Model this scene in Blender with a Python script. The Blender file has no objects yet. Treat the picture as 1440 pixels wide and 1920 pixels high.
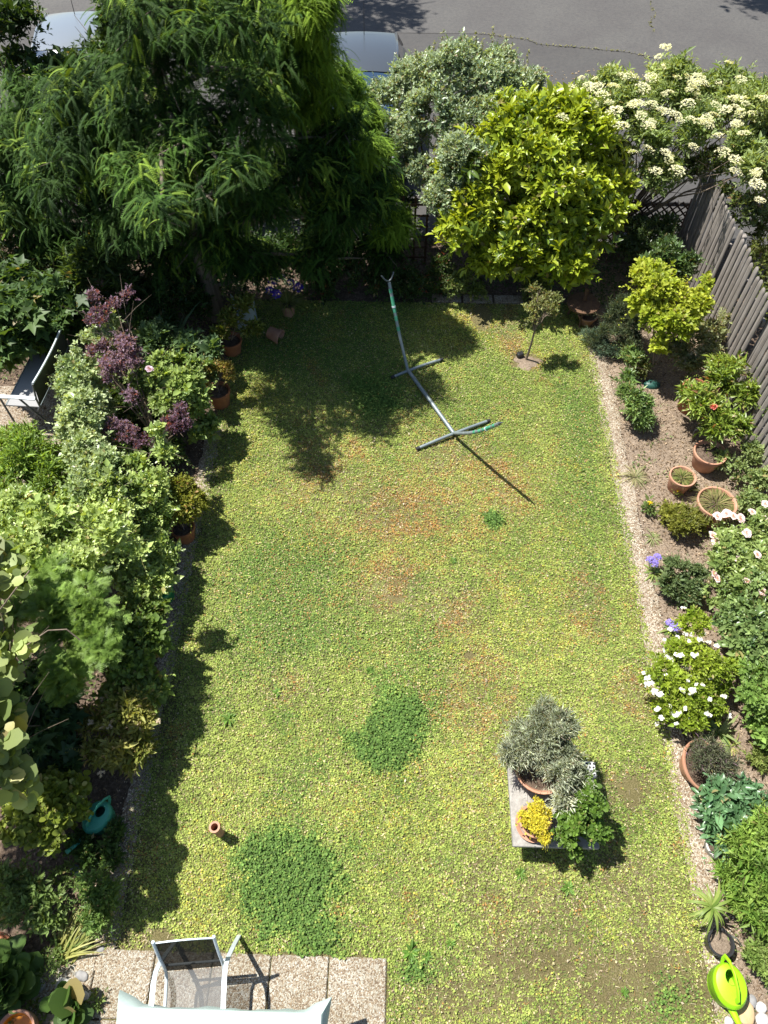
import bpy, bmesh, math, random
import numpy as np
from mathutils import Vector, Matrix, Euler
random.seed(7)
S = bpy.context.scene
COL = S.collection
# ------------------------------------------------------------------ camera, light
CAMH, FPX = 7.6, 1350.0
PITCH, YAW = math.radians(55.47), math.radians(1.56)
cam = bpy.data.objects.new('camera', bpy.data.cameras.new('camera'))
COL.objects.link(cam)
cam.location = (0, 0, CAMH)
cam.rotation_euler = (math.radians(90)-PITCH, 0, YAW)
cam.data.sensor_fit = 'VERTICAL'; cam.data.sensor_height = 36
cam.data.lens = FPX/1920*36
cam.data.clip_end = 400
S.camera = cam
sunv = Vector((-.55, .28, 1.2)).normalized()
EL = math.asin(sunv.z); AZ = math.atan2(sunv.x, sunv.y)      # azimuth from +Y, clockwise
w = bpy.data.worlds.new('World'); S.world = w; w.use_nodes = True
nt = w.node_tree; bg = nt.nodes['Background']
sky = nt.nodes.new('ShaderNodeTexSky'); sky.sky_type = 'NISHITA'; sky.sun_disc = False
sky.sun_elevation = EL; sky.sun_rotation = AZ; sky.altitude = 100; sky.dust_density = 1.0
nt.links.new(sky.outputs[0], bg.inputs[0]); bg.inputs[1].default_value = 0.07
sl = bpy.data.lights.new('sun', 'SUN'); sl.energy = 5.0; sl.angle = math.radians(.55); sl.color = (1, .965, .9)
so = bpy.data.objects.new('sun', sl); COL.objects.link(so)
so.rotation_euler = sunv.to_track_quat('Z', 'Y').to_euler(); so.location = (-10, 10, 20)
S.view_settings.view_transform = 'Standard'; S.view_settings.look = 'None'
S.view_settings.exposure = 1.0; S.view_settings.gamma = 1
try:
    S.cycles.max_bounces = 6; S.cycles.transparent_max_bounces = 12
except Exception: pass

# ------------------------------------------------------------------ pixel of the photograph -> point at height z
_f = np.array([-math.sin(YAW)*math.cos(PITCH), math.cos(YAW)*math.cos(PITCH), -math.sin(PITCH)])
_r = np.array([math.cos(YAW), math.sin(YAW), 0.0]); _u = np.cross(_r, _f)
def G(x, y, z=0.0):
    d = _f*FPX+_r*(x-720)+_u*(960-y)
    t = (z-CAMH)/d[2]
    return np.array([0, 0, CAMH])+t*d
def g2(x, y, z=0.0):
    p = G(x, y, z); return (float(p[0]), float(p[1]), float(p[2]))

# ------------------------------------------------------------------ materials
MATS = {}
def newmat(name):
    m = bpy.data.materials.new(name); m.use_nodes = True
    nt = m.node_tree; b = nt.nodes['Principled BSDF']
    return m, nt, b
def N(nt, t, **k):
    n = nt.nodes.new(t)
    for a, v in k.items(): setattr(n, a, v)
    return n
def coords(nt, scale=(1, 1, 1), obj=True):
    tc = N(nt, 'ShaderNodeTexCoord'); mp = N(nt, 'ShaderNodeMapping'); mp.inputs['Scale'].default_value = scale
    nt.links.new(tc.outputs['Object'], mp.inputs[0]); return mp.outputs[0]
def ramp(nt, src, stops):
    r = N(nt, 'ShaderNodeValToRGB'); e = r.color_ramp.elements
    while len(e) > 1: e.remove(e[-1])
    e[0].position = stops[0][0]; e[0].color = (*stops[0][1], 1)
    for p, c in stops[1:]:
        q = e.new(p); q.color = (*c, 1)
    nt.links.new(src, r.inputs[0]); return r.outputs[0]
def noise(nt, vec, scale, detail=4, rough=.6):
    n = N(nt, 'ShaderNodeTexNoise'); n.inputs['Scale'].default_value = scale
    n.inputs['Detail'].default_value = detail; n.inputs['Roughness'].default_value = rough
    nt.links.new(vec, n.inputs['Vector']); return n.outputs[0]
def mix(nt, fac, a, b, mode='MIX'):
    m = N(nt, 'ShaderNodeMixRGB', blend_type=mode)
    for i, v in enumerate((fac, a, b)):
        if hasattr(v, 'node') or isinstance(v, bpy.types.NodeSocket): nt.links.new(v, m.inputs[i])
        elif i == 0: m.inputs[0].default_value = v
        else: m.inputs[i].default_value = (*v, 1)
    return m.outputs[0]
def bump(nt, b, h, strength=.5, dist=.01):
    n = N(nt, 'ShaderNodeBump'); n.inputs['Strength'].default_value = strength; n.inputs['Distance'].default_value = dist
    nt.links.new(h, n.inputs['Height']); nt.links.new(n.outputs[0], b.inputs['Normal'])

def mottled(name, c1, c2, scale=20, rough=.7, bmp=.3, metal=0, dist=.004, spec=.5):
    m, nt, b = newmat(name); v = coords(nt)
    n = noise(nt, v, scale, 6, .65); n2 = noise(nt, v, scale*.22, 3)
    c = ramp(nt, n, [(.3, c1), (.7, c2)])
    c = mix(nt, .5, c, ramp(nt, n2, [(.35, c1), (.65, c2)]))
    nt.links.new(c, b.inputs['Base Color']); b.inputs['Roughness'].default_value = rough
    b.inputs['Metallic'].default_value = metal; b.inputs['Specular IOR Level'].default_value = spec
    if bmp: bump(nt, b, n, bmp, dist)
    MATS[name] = m; return m

def leaf_material(name, rough, trans, spec=.5):
    m, nt, b = newmat(name)
    a = N(nt, 'ShaderNodeAttribute', attribute_name='col')
    nt.links.new(a.outputs['Color'], b.inputs['Base Color'])
    b.inputs['Roughness'].default_value = rough; b.inputs['Specular IOR Level'].default_value = spec
    t = N(nt, 'ShaderNodeBsdfTranslucent')
    hs = N(nt, 'ShaderNodeMixRGB', blend_type='MULTIPLY'); hs.inputs[0].default_value = 1
    hs.inputs[2].default_value = (1.5, 1.35, .45, 1); nt.links.new(a.outputs['Color'], hs.inputs[1])
    nt.links.new(hs.outputs[0], t.inputs[0])
    mx = N(nt, 'ShaderNodeMixShader'); mx.inputs[0].default_value = trans
    nt.links.new(b.outputs[0], mx.inputs[1]); nt.links.new(t.outputs[0], mx.inputs[2])
    nt.links.new(mx.outputs[0], nt.nodes['Material Output'].inputs[0])
    MATS[name] = m; return m
leaf_material('leaf', .5, .35, .35)
leaf_material('leaf_gloss', .34, .3, .5)
leaf_material('leaf_matt', .7, .25, .2)
leaf_material('petal', .6, .3, .2)
leaf_material('turf', .65, .3, .2)

def stone_agg(name, tint=(1, 1, 1), scale=62):
    m, nt, b = newmat(name); v = coords(nt)
    vo = N(nt, 'ShaderNodeTexVoronoi'); vo.inputs['Scale'].default_value = scale; nt.links.new(v, vo.inputs['Vector'])
    sp = N(nt, 'ShaderNodeSeparateColor'); nt.links.new(vo.outputs['Color'], sp.inputs[0])
    c = ramp(nt, sp.outputs[0], [(0, (.22, .15, .1)), (.25, (.4, .29, .19)), (.5, (.52, .43, .32)), (.75, (.6, .55, .47)), (1, (.7, .66, .58))])
    vd = N(nt, 'ShaderNodeTexVoronoi', feature='DISTANCE_TO_EDGE'); vd.inputs['Scale'].default_value = scale; nt.links.new(v, vd.inputs['Vector'])
    e = ramp(nt, vd.outputs[0], [(.0, (.4, .37, .34)), (.13, (1, 1, 1))])
    c = mix(nt, 1, c, e, 'MULTIPLY')
    big = ramp(nt, noise(nt, v, 2.2, 5), [(.35, (.7, .66, .58)), (.6, (1, 1, 1))])
    c = mix(nt, .8, c, big, 'MULTIPLY'); c = mix(nt, 1, c, tint, 'MULTIPLY')
    nt.links.new(c, b.inputs['Base Color']); b.inputs['Roughness'].default_value = .75
    h = ramp(nt, vo.outputs['Distance'], [(0, (1, 1, 1)), (.6, (0, 0, 0))])
    bump(nt, b, h, .9, .006); MATS[name] = m
stone_agg('aggregate', (.74, .765, .75), 92); stone_agg('aggregate_edge', (.66, .64, .6), 78)

def soil_mat(name, cs, s=30):
    m, nt, b = newmat(name); v = coords(nt)
    n1 = noise(nt, v, s, 8, .75); n2 = noise(nt, v, 1.6, 4)
    c = ramp(nt, n1, [(.32, cs[0]), (.5, cs[1]), (.68, cs[2])])
    c = mix(nt, .6, c, ramp(nt, n2, [(.35, (.5, .48, .46)), (.65, (1, 1, 1))]), 'MULTIPLY')
    nt.links.new(c, b.inputs['Base Color']); b.inputs['Roughness'].default_value = .95
    b.inputs['Specular IOR Level'].default_value = .1
    bump(nt, b, n1, .9, .02); MATS[name] = m
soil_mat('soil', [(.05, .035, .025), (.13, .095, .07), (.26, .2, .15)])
soil_mat('soil_light', [(.14, .105, .075), (.27, .21, .155), (.42, .34, .26)], 45)
soil_mat('soil_lawn', [(.07, .065, .028), (.16, .14, .06), (.33, .27, .15)], 70)

def asphalt(name, k):
    m, nt, b = newmat(name); v = coords(nt)
    n1 = noise(nt, v, 45, 8, .85); n2 = noise(nt, v, .7, 8, .65)
    c = ramp(nt, n1, [(.35, (.075*k, .073*k, .072*k)), (.65, (.145*k, .138*k, .132*k))])
    c = mix(nt, 1, c, ramp(nt, n2, [(.3, (.78, .76, .76)), (.7, (1, 1, .97))]), 'MULTIPLY')
    n3 = noise(nt, v, 14, 3, .5); c = mix(nt, .5, c, ramp(nt, n3, [(.3, (.7, .7, .7)), (.5, (1, 1, 1)), (.72, (1.25, 1.2, 1.1))]), 'MULTIPLY')
    nt.links.new(c, b.inputs['Base Color']); b.inputs['Roughness'].default_value = .85
    bump(nt, b, n1, .5, .01); MATS[name] = m
asphalt('asphalt', .72); asphalt('asphalt_dark', .56)

def wood(name, c1, c2, axis=2):
    m, nt, b = newmat(name)
    sc = [28, 28, 28]; sc[axis] = 1.6
    v = coords(nt, tuple(sc)); n = noise(nt, v, 1, 8, .7)
    v2 = coords(nt, (6, 6, 6)); n2 = noise(nt, v2, 1, 2)
    c = ramp(nt, n, [(.3, c1), (.7, c2)]); c = mix(nt, .5, c, ramp(nt, n2, [(.3, (.55, .52, .5)), (.7, (1, 1, 1))]), 'MULTIPLY')
    nt.links.new(c, b.inputs['Base Color']); b.inputs['Roughness'].default_value = .85
    bump(nt, b, n, .6, .003); MATS[name] = m
wood('wood_grey', (.13, .11, .095), (.34, .31, .28)); wood('wood_brown', (.05, .025, .012), (.16, .085, .045))
wood('bark', (.06, .045, .03), (.22, .18, .13)); wood('stem_brown', (.1, .07, .05), (.28, .22, .16))
wood('wood_board', (.2, .16, .11), (.42, .36, .28), 0)
mottled('terracotta', (.34, .15, .085), (.52, .3, .2), 8, .8, .2)
mottled('terracotta_old', (.28, .13, .08), (.42, .24, .16), 10, .85, .3)
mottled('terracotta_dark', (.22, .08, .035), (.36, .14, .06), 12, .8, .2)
mottled('metal_grey', (.16, .2, .21), (.27, .31, .32), 30, .45, .05, .3)
mottled('metal_dark', (.07, .085, .09), (.13, .15, .16), 30, .5, .05, .2)
mottled('metal_pale', (.5, .56, .6), (.66, .72, .75), 25, .4, .03, .2)
mottled('paint_green', (.03, .24, .13), (.1, .4, .24), 35, .6, .05)
mottled('concrete', (.18, .17, .15), (.37, .35, .32), 60, .9, .5)
mottled('plastic_black', (.012, .012, .013), (.03, .03, .032), 20, .4, .02)
mottled('plastic_lime', (.24, .52, .01), (.31, .66, .008), 9, .42, .04)
mottled('plastic_teal', (.04, .22, .15), (.05, .33, .22), 9, .45, .04)
mottled('plastic_green', (.01, .16, .05), (.015, .22, .07), 4, .35, 0)
mottled('cloth_mint', (.38, .47, .44), (.45, .54, .51), 160, .9, .25, 0, .002)
mottled('rock_pale', (.36, .34, .31), (.62, .6, .56), 16, .8, .4)
mottled('rock_tan', (.4, .27, .13), (.6, .44, .25), 12, .8, .4)
mottled('rock_grey', (.16, .16, .16), (.34, .33, .32), 18, .8, .4)
mottled('rock_pink', (.36, .22, .17), (.5, .34, .27), 18, .8, .4)
mottled('glaze_orange', (.42, .14, .008), (.55, .22, .02), 6, .25, 0)
mottled('plastic_dark', (.01, .06, .045), (.02, .09, .07), 6, .5, 0)
mottled('sack', (.2, .25, .25), (.32, .38, .38), 9, .8, .4, 0, .02)
mottled('ceramic_white', (.55, .55, .53), (.68, .68, .66), 20, .4, 0)
mottled('rubber', (.015, .015, .015), (.03, .03, .03), 20, .8, 0)
mottled('hose', (.03, .05, .035), (.06, .08, .06), 20, .5, 0)
mottled('cap_blue', (.12, .14, .2), (.2, .23, .3), 20, .4, 0)
mottled('spots', (.01, .01, .01), (.02, .02, .02), 20, .8, 0)
def carpaint(name, c, metal=.4, rough=.28):
    m, nt, b = newmat(name); b.inputs['Base Color'].default_value = (*c, 1); b.inputs['Metallic'].default_value = metal
    b.inputs['Roughness'].default_value = rough; b.inputs['Coat Weight'].default_value = .6; MATS[name] = m
carpaint('car_silver', (.07, .08, .09), .3); carpaint('car_white', (.2, .225, .25), .2)
carpaint('car_glass', (.03, .06, .11), 0, .08); carpaint('lamp_glass', (.5, .5, .52), 0, .12)
def sling(name, c, alpha):
    m, nt, b = newmat(name); b.inputs['Base Color'].default_value = (*c, 1); b.inputs['Roughness'].default_value = .9; b.inputs['Specular IOR Level'].default_value = .12
    v = coords(nt); ck = N(nt, 'ShaderNodeTexNoise'); ck.inputs['Scale'].default_value = 500; nt.links.new(v, ck.inputs['Vector'])
    t = N(nt, 'ShaderNodeBsdfTransparent'); mx = N(nt, 'ShaderNodeMixShader'); mx.inputs[0].default_value = alpha
    nt.links.new(t.outputs[0], mx.inputs[2]); nt.links.new(b.outputs[0], mx.inputs[1])
    nt.links.new(mx.outputs[0], nt.nodes['Material Output'].inputs[0]); MATS[name] = m
sling('sling_dark', (.02, .019, .016), .05); sling('sling_seat', (.2, .2, .2), .42)
sling('sling_bench', (.3, .3, .3), .0); sling('sling_back', (.06, .07, .07), .0)

# ------------------------------------------------------------------ objects
def link(name, me, mat=None, parent=None):
    o = bpy.data.objects.new(name, me); COL.objects.link(o)
    if mat is not None: me.materials.append(MATS[mat] if isinstance(mat, str) else mat)
    if parent is not None: o.parent = parent
    return o
def tag(o, label=None, cat=None, group=None, kind=None):
    if label: o['label'] = label
    if cat: o['category'] = cat
    if group: o['group'] = group
    if kind: o['kind'] = kind
    return o
def thing(name, label, cat, loc=(0, 0, 0), rz=0, group=None):
    o = bpy.data.objects.new(name, None); COL.objects.link(o); o.empty_display_size = .1
    o.location = loc; o.rotation_euler = (0, 0, rz); return tag(o, label, cat, group)

class MB:                                  # mesh builder for hard surfaces
    def __init__(s): s.v = []; s.f = []
    def add(s, vs, fs):
        o = len(s.v); s.v += [tuple(map(float, p)) for p in vs]; s.f += [tuple(i+o for i in f) for f in fs]
    def box(s, c, d, rot=None):
        x, y, z = d[0]/2, d[1]/2, d[2]/2; b = min(x, y, z)*.25
        vs = []
        for sz in (-1, 1):
            for sx, sy in ((-1, -1), (1, -1), (1, 1), (-1, 1)):
                vs += [(sx*(x-b), sy*(y-b), sz*z), (sx*x, sy*(y-b), sz*(z-b)), (sx*(x-b), sy*y, sz*(z-b))]
        bm = bmesh.new(); [bm.verts.new(v) for v in vs]
        r = bmesh.ops.convex_hull(bm, input=bm.verts[:]); bmesh.ops.recalc_face_normals(bm, faces=bm.faces[:])
        bm.verts.index_update()
        M = rot or Matrix.Identity(3); c = Vector(c)
        s.add([M @ v.co + c for v in bm.verts], [[v.index for v in f.verts] for f in bm.faces]); bm.free()
    def tube(s, pts, r, seg=8, flat=1.0, cap=True):
        pts = [Vector(p) for p in pts]; n = len(pts); rs = r if hasattr(r, '__len__') else [r]*n
        vs = []; up = None
        for i, p in enumerate(pts):
            t = (pts[min(i+1, n-1)]-pts[max(i-1, 0)]).normalized()
            if up is None:
                up = Vector((0, 0, 1)) if abs(t.z) < .9 else Vector((1, 0, 0))
            a = t.cross(up).normalized(); b = a.cross(t).normalized(); up = b
            for k in range(seg):
                q = 2*math.pi*k/seg; vs.append(p+a*math.cos(q)*rs[i]+b*math.sin(q)*rs[i]*flat)
        fs = [(i*seg+k, i*seg+(k+1) % seg, (i+1)*seg+(k+1) % seg, (i+1)*seg+k) for i in range(n-1) for k in range(seg)]
        if cap: fs += [tuple(range(seg))[::-1], tuple((n-1)*seg+k for k in range(seg))]
        s.add(vs, fs)
    def lathe(s, prof, seg=28, sx=1, sy=1, off=None):
        vs = []; n = len(prof)
        for i, (r, z) in enumerate(prof):
            ox, oy = off[i] if off else (0, 0)
            for k in range(seg):
                q = 2*math.pi*k/seg; vs.append((r*math.cos(q)*sx+ox, r*math.sin(q)*sy+oy, z))
        fs = [(i*seg+k, i*seg+(k+1) % seg, (i+1)*seg+(k+1) % seg, (i+1)*seg+k) for i in range(n-1) for k in range(seg)]
        s.add(vs, fs)
    def mesh(s, name, smooth=True):
        me = bpy.data.meshes.new(name); me.from_pydata(s.v, [], s.f); me.validate(); me.update()
        if smooth:
            me.polygons.foreach_set('use_smooth', [True]*len(me.polygons))
            try: me.set_sharp_from_angle(angle=math.radians(38))
            except Exception: pass
        return me
    def build(s, name, mat, parent=None, smooth=True):
        return link(name, s.mesh(name, smooth), mat, parent)

def nrm(a): return a/np.maximum(np.linalg.norm(a, axis=-1, keepdims=True), 1e-9)
def snoise(P, scale, seed, k=9):           # smooth noise in about -1..1
    r = np.random.RandomState(seed); out = np.zeros(len(P))
    for i in range(k):
        s = scale*(.6+1.6*i/k)*(1 if i < 6 else 2.1); w = nrm(r.normal(size=P.shape[1]))*s
        w2 = nrm(r.normal(size=P.shape[1]))*s*.7
        out += np.sin(P@w+r.uniform(0, 6.28)+1.7*np.sin(P@w2+r.uniform(0, 6.28)))
    return out/k*1.8

# leaf templates: x along the leaf, y across, z up; triangles
def T(vs, fs): return np.array(vs, float), np.array(fs, int)
T_LEAF = T([(0, 0, 0), (.45, .5, .12), (1, 0, -.08), (.45, -.5, .12)], [(0, 2, 1), (0, 3, 2)])
T_OVAL = T([(0, 0, 0), (.28, .4, .1), (.7, .42, .07), (1, 0, -.15), (.7, -.42, .07), (.28, -.4, .1), (.5, 0, 0)],
           [(0, 6, 1), (1, 6, 2), (2, 6, 3), (3, 6, 4), (4, 6, 5), (5, 6, 0)])
T_ROUND = T([(0, 0, 0), (.12, .42, .08), (.55, .55, .06), (.9, .3, -.02), (1.02, 0, -.08), (.9, -.3, -.02), (.55, -.55, .06), (.12, -.42, .08), (.5, 0, 0)],
            [(0, 8, 1), (1, 8, 2), (2, 8, 3), (3, 8, 4), (4, 8, 5), (5, 8, 6), (6, 8, 7), (7, 8, 0)])
T_LOBE = T([(0, 0, 0), (-.05, .5, 0), (.35, .25, .05), (.6, .62, -.05), (.6, .2, .05), (1, 0, -.12), (.6, -.2, .05), (.6, -.62, -.05), (.35, -.25, .05), (-.05, -.5, 0)],
           [(0, 2, 1), (0, 4, 2), (2, 4, 3), (0, 5, 4), (0, 6, 5), (0, 8, 6), (8, 7, 6), (0, 9, 8)])
T_STAR = T([(0, 0, 0)]+[(math.cos(a)*(1 if i % 2 == 0 else .4), math.sin(a)*(1 if i % 2 == 0 else .4), .12 if i % 2 == 0 else .02)
           for i, a in enumerate([2*math.pi*j/10 for j in range(10)])], [(0, i+1, (i+1) % 10+1) for i in range(10)])
T_DISC = T([(0, 0, .1)]+[(math.cos(a), math.sin(a), 0) for a in [2*math.pi*j/7 for j in range(7)]], [(0, i+1, (i+1) % 7+1) for i in range(7)])
def blade_t(bend=.5, seg=4, w=1.0):
    vs = []; 
    for i in range(seg+1):
        t = i/seg; x = math.sin(t*bend)/max(bend, .01); z = (math.cos(t*bend)-1)/max(bend, .01)
        h = w*.5*(1-t**1.6) if i else w*.35
        vs += [(x, h, z+.1*h), (x, -h, z+.1*h)] if i < seg else [(x, 0, z)]
    fs = []
    for i in range(seg-1): a = 2*i; fs += [(a, a+1, a+2), (a+1, a+3, a+2)]
    a = 2*(seg-1); fs.append((a, a+1, a+2)); return T(vs, fs)
T_BLADE = blade_t(1.0); T_BLADE2 = blade_t(1.7, 5); T_STRAIGHT = blade_t(.35, 2)
def feather(pairs, ll, lw, droop, sweep=.45, taper=.7):
    vs = []; fs = []
    for i in range(pairs):
        t = (i+.4)/pairs; x = t; z = -droop*t*t; L = ll*(1-taper*abs(t-.35)); 
        for s in (1, -1):
            o = len(vs)
            vs += [(x-lw, 0, z), (x+lw, 0, z), (x+sweep*L, s*L, z-.25*L)]; fs.append((o, o+1, o+2) if s < 0 else (o, o+2, o+1))
    o = len(vs); vs += [(0, .012, 0), (0, -.012, 0), (1, 0, -droop)]; fs.append((o, o+1, o+2))
    return T(vs, fs)
T_FEATHER = feather(15, .095, .034, .55, .8, .5); T_YEW = feather(7, .34, .055, .1, .6); T_FEATHER2 = feather(8, .26, .05, .3)

class FO:                                  # foliage: many leaves in one mesh, one colour per leaf
    def __init__(s, seed=1): s.V = []; s.F = []; s.C = []; s.n = 0; s.r = np.random.RandomState(seed)
    def add(s, tmpl, P, D, size, col, wid=1.0, up=None, nj=.35):
        tv, tf = tmpl; n = len(P)
        if n == 0: return
        D = nrm(D); 
        U = np.tile([0, 0, 1.0], (n, 1)) if up is None else up
        U = nrm(U+s.r.normal(size=(n, 3))*nj)
        Sd = nrm(np.cross(U, D)); Nn = np.cross(D, Sd)
        size = np.broadcast_to(np.asarray(size, float), (n,)); wid = np.broadcast_to(np.asarray(wid, float), (n,))
        v = P[:, None, :]+size[:, None, None]*(tv[None, :, 0:1]*D[:, None, :]+wid[:, None, None]*tv[None, :, 1:2]*Sd[:, None, :]+tv[None, :, 2:3]*Nn[:, None, :])
        k = len(tv); f = tf[None, :, :]+(np.arange(n)*k)[:, None, None]+s.n
        s.V.append(v.reshape(-1, 3)); s.F.append(f.reshape(-1, 3)); s.n += n*k
        s.C.append(np.repeat(np.clip(col, .002, .95), len(tf), axis=0))
    def build(s, name, mat, parent=None, smooth=False):
        V = np.concatenate(s.V); F = np.concatenate(s.F); C = np.concatenate(s.C)
        if parent is not None: V = V-np.array(parent.location)[None, :]
        me = bpy.data.meshes.new(name); me.vertices.add(len(V)); me.vertices.foreach_set('co', V.astype(np.float32).ravel())
        me.loops.add(F.size); me.loops.foreach_set('vertex_index', F.astype(np.int32).ravel())
        me.polygons.add(len(F)); me.polygons.foreach_set('loop_start', np.arange(0, F.size, 3, dtype=np.int32))
        at = me.attributes.new('col', 'FLOAT_COLOR', 'FACE')
        at.data.foreach_set('color', np.concatenate([C, np.ones((len(C), 1))], 1).astype(np.float32).ravel())
        if smooth: me.polygons.foreach_set('use_smooth', np.ones(len(F), dtype=bool))
        me.update(calc_edges=True)
        return link(name, me, mat, parent)

def blobs_px(L):                            # (px, py, z, r[, rz]) -> centre and radii
    out = []
    for b in L:
        c = G(b[0], b[1], b[2]); r = b[3]; rz = b[4] if len(b) > 4 else r*.85
        out.append([c[0], c[1], c[2], r, r, rz])
    return np.array(out)
def fracture(B, r, k=7):
    out = []
    for b in B:
        if b[3] < .13: out.append(b); continue
        for i in range(k):
            d = nrm(r.normal(size=3)); d[2] = abs(d[2]) if r.rand() < .7 else d[2]; q = r.uniform(.45, .78); f = r.uniform(.34, .55)
            out.append([b[0]+d[0]*q*b[3], b[1]+d[1]*q*b[4], b[2]+d[2]*q*b[5], b[3]*f, b[4]*f, b[5]*f*.9])
        out.append([b[0], b[1], b[2]-b[5]*.1, b[3]*.66, b[4]*.66, b[5]*.66])
    return np.array(out)
def sample(r, B, n, shell=.16, lump=.12, upb=.25, seed=3, zmin=.03, frac=True):
    if frac: B = fracture(B, np.random.RandomState(seed+5))
    w = (B[:, 3]*B[:, 4]+B[:, 3]*B[:, 5]*2); w = w/w.sum(); out = []; on = []; got = 0; it = 0
    while got < n and it < 12:
        it += 1; k = r.choice(len(B), size=int(n*1.6), p=w); d = nrm(r.normal(size=(len(k), 3)))
        d[:, 2] = np.where((d[:, 2] < -.2) & (r.rand(len(k)) < .55), -d[:, 2], d[:, 2]); d[:, 2] += upb; d = nrm(d)
        c = B[k, :3]; R = B[k, 3:]
        ph = snoise(d*1.0+c*3.1, 3.2, seed)
        rr = 1+lump*ph-np.abs(r.normal(size=len(k)))*shell+(r.rand(len(k)) < .15)*r.rand(len(k))**1.5*.75
        p = c+d*R*rr[:, None]
        ins = np.zeros(len(k), bool)
        for j in range(len(B)):
            q = ((p-B[j, :3])/B[j, 3:]); ins |= ((q**2).sum(1) < .55) & (k != j)
        ok = (~ins) & (p[:, 2] > zmin) & (snoise(p, 6, seed+9) > -.6)
        out.append(p[ok]); on.append(nrm(d[ok]/R[ok])); got += ok.sum()
    P = np.concatenate(out)[:n]; Nn = np.concatenate(on)[:n]; return P, Nn
def tint(r, P, c1, c2, c3=None, p3=0.0, seed=5, jit=.16, sc=4):
    n = len(P); t = np.clip(.5+.45*snoise(P, sc, seed)+r.normal(size=n)*.22, 0, 1)[:, None]
    c = np.array(c1)*(1-t)+np.array(c2)*t
    if c3 is not None:
        m = r.rand(n) < p3; c[m] = np.array(c3)
    return c*(1+r.normal(size=(n, 1))*jit)
def foliage(fo, B, n, m, size, wid, c1, c2, c3=None, p3=0, tmpl=T_LEAF, spread=1.0, stem=.6, upw=.6, shell=.2, lump=.16, seed=3, nj=.45, sj=.34, zmin=.03, jit=.16, upb=.25, tipc=None):
    r = fo.r; P, Nn = sample(r, B, n, shell, lump, upb, seed, zmin); n = len(P)
    A = nrm(Nn*.8+np.array([0, 0, upw])+r.normal(size=(n, 3))*.35)
    ref = nrm(np.cross(A, r.normal(size=(n, 3)))); ref2 = np.cross(A, ref)
    base = tint(r, P, c1, c2, seed=seed+2, jit=jit)
    sz = size*(1+r.normal(size=n)*sj*.6)
    for i in range(m):
        a = i*2.4+r.normal(size=n)*.25; fr = (i+.5)/m
        rad = ref*np.cos(a)[:, None]+ref2*np.sin(a)[:, None]; sp = spread*(1.15-.6*fr)
        D = A*math.cos(sp)+rad*math.sin(sp)
        O = P+A*(sz*stem*(fr-.5)*2)[:, None]+rad*.02*size
        c = base*(1+r.normal(size=(n, 1))*jit*.6)
        if tipc is not None and fr > .65: c = c*.4+np.array(tipc)*.6
        if c3 is not None: c = np.where((r.rand(n) < p3)[:, None], np.array(c3)[None, :]*(1+r.normal(size=(n, 1))*.1), c)
        c = np.where((r.rand(n) < .022)[:, None], c*.25+np.array([[.26, .2, .09]]), c)
        fo.add(tmpl, O, D, sz*np.clip(1+r.normal(size=n)*sj, .3, 1.9)*(.8+.3*math.sin(3.1*fr)), c, wid, up=A*.8+np.array([0, 0, .7]), nj=nj)
    # straggling shoots that break the outline
    K = max(3, n//28)
    if size*6 < 1.2 and n > 60:
        ix = r.choice(n, K); b = P[ix]; L = np.minimum(size*r.uniform(2.5, 6.5, K), .32); dr = nrm(A[ix]+Nn[ix]*.6+r.normal(size=(K, 3))*.45); dr[:, 2] = np.abs(dr[:, 2])
        for j in range(9):
            f = (j+1)/9; q = b+dr*(L*f)[:, None]-np.array([0, 0, 1])*(L*.35*f*f)[:, None]; sd = nrm(np.cross(dr, r.normal(size=(K, 3))))
            fo.add(tmpl, q, dr*.6+sd*(1 if j % 2 else -1)+r.normal(size=(K, 3))*.25, size*r.uniform(.5, 1.0, K)*(1.1-.4*f), base[ix]*(1+.25*f), wid, nj=nj)
        fo.add(T_STRAIGHT, b, dr, L, np.tile((.13, .11, .05), (K, 1)), .02)
    return P, Nn
def sprays(fo, B, n, size, c1, c2, tmpl=T_FEATHER, wid=1.0, droop=.1, seed=3, shell=.2, lump=.2, fan=3, jit=.15, c3=None, p3=0, upb=.3):
    r = fo.r; P, Nn = sample(r, B, n, shell, lump, upb, seed); n = len(P)
    H = Nn.copy(); H[:, 2] = H[:, 2]*.35-droop; H = nrm(H+r.normal(size=(n, 3))*.28)
    base = tint(r, P, c1, c2, c3, p3, seed=seed+2, jit=jit)
    for i in range(fan):
        a = (i-(fan-1)/2)*.55+r.normal(size=n)*.15; ca, sa = np.cos(a), np.sin(a)
        D = np.stack([H[:, 0]*ca-H[:, 1]*sa, H[:, 0]*sa+H[:, 1]*ca, H[:, 2]], 1)
        fo.add(tmpl, P, D, size*(1+r.normal(size=n)*.2)*(1-.15*abs(i-(fan-1)/2)), base*(1+r.normal(size=(n, 1))*.08), wid, nj=.25)
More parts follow.
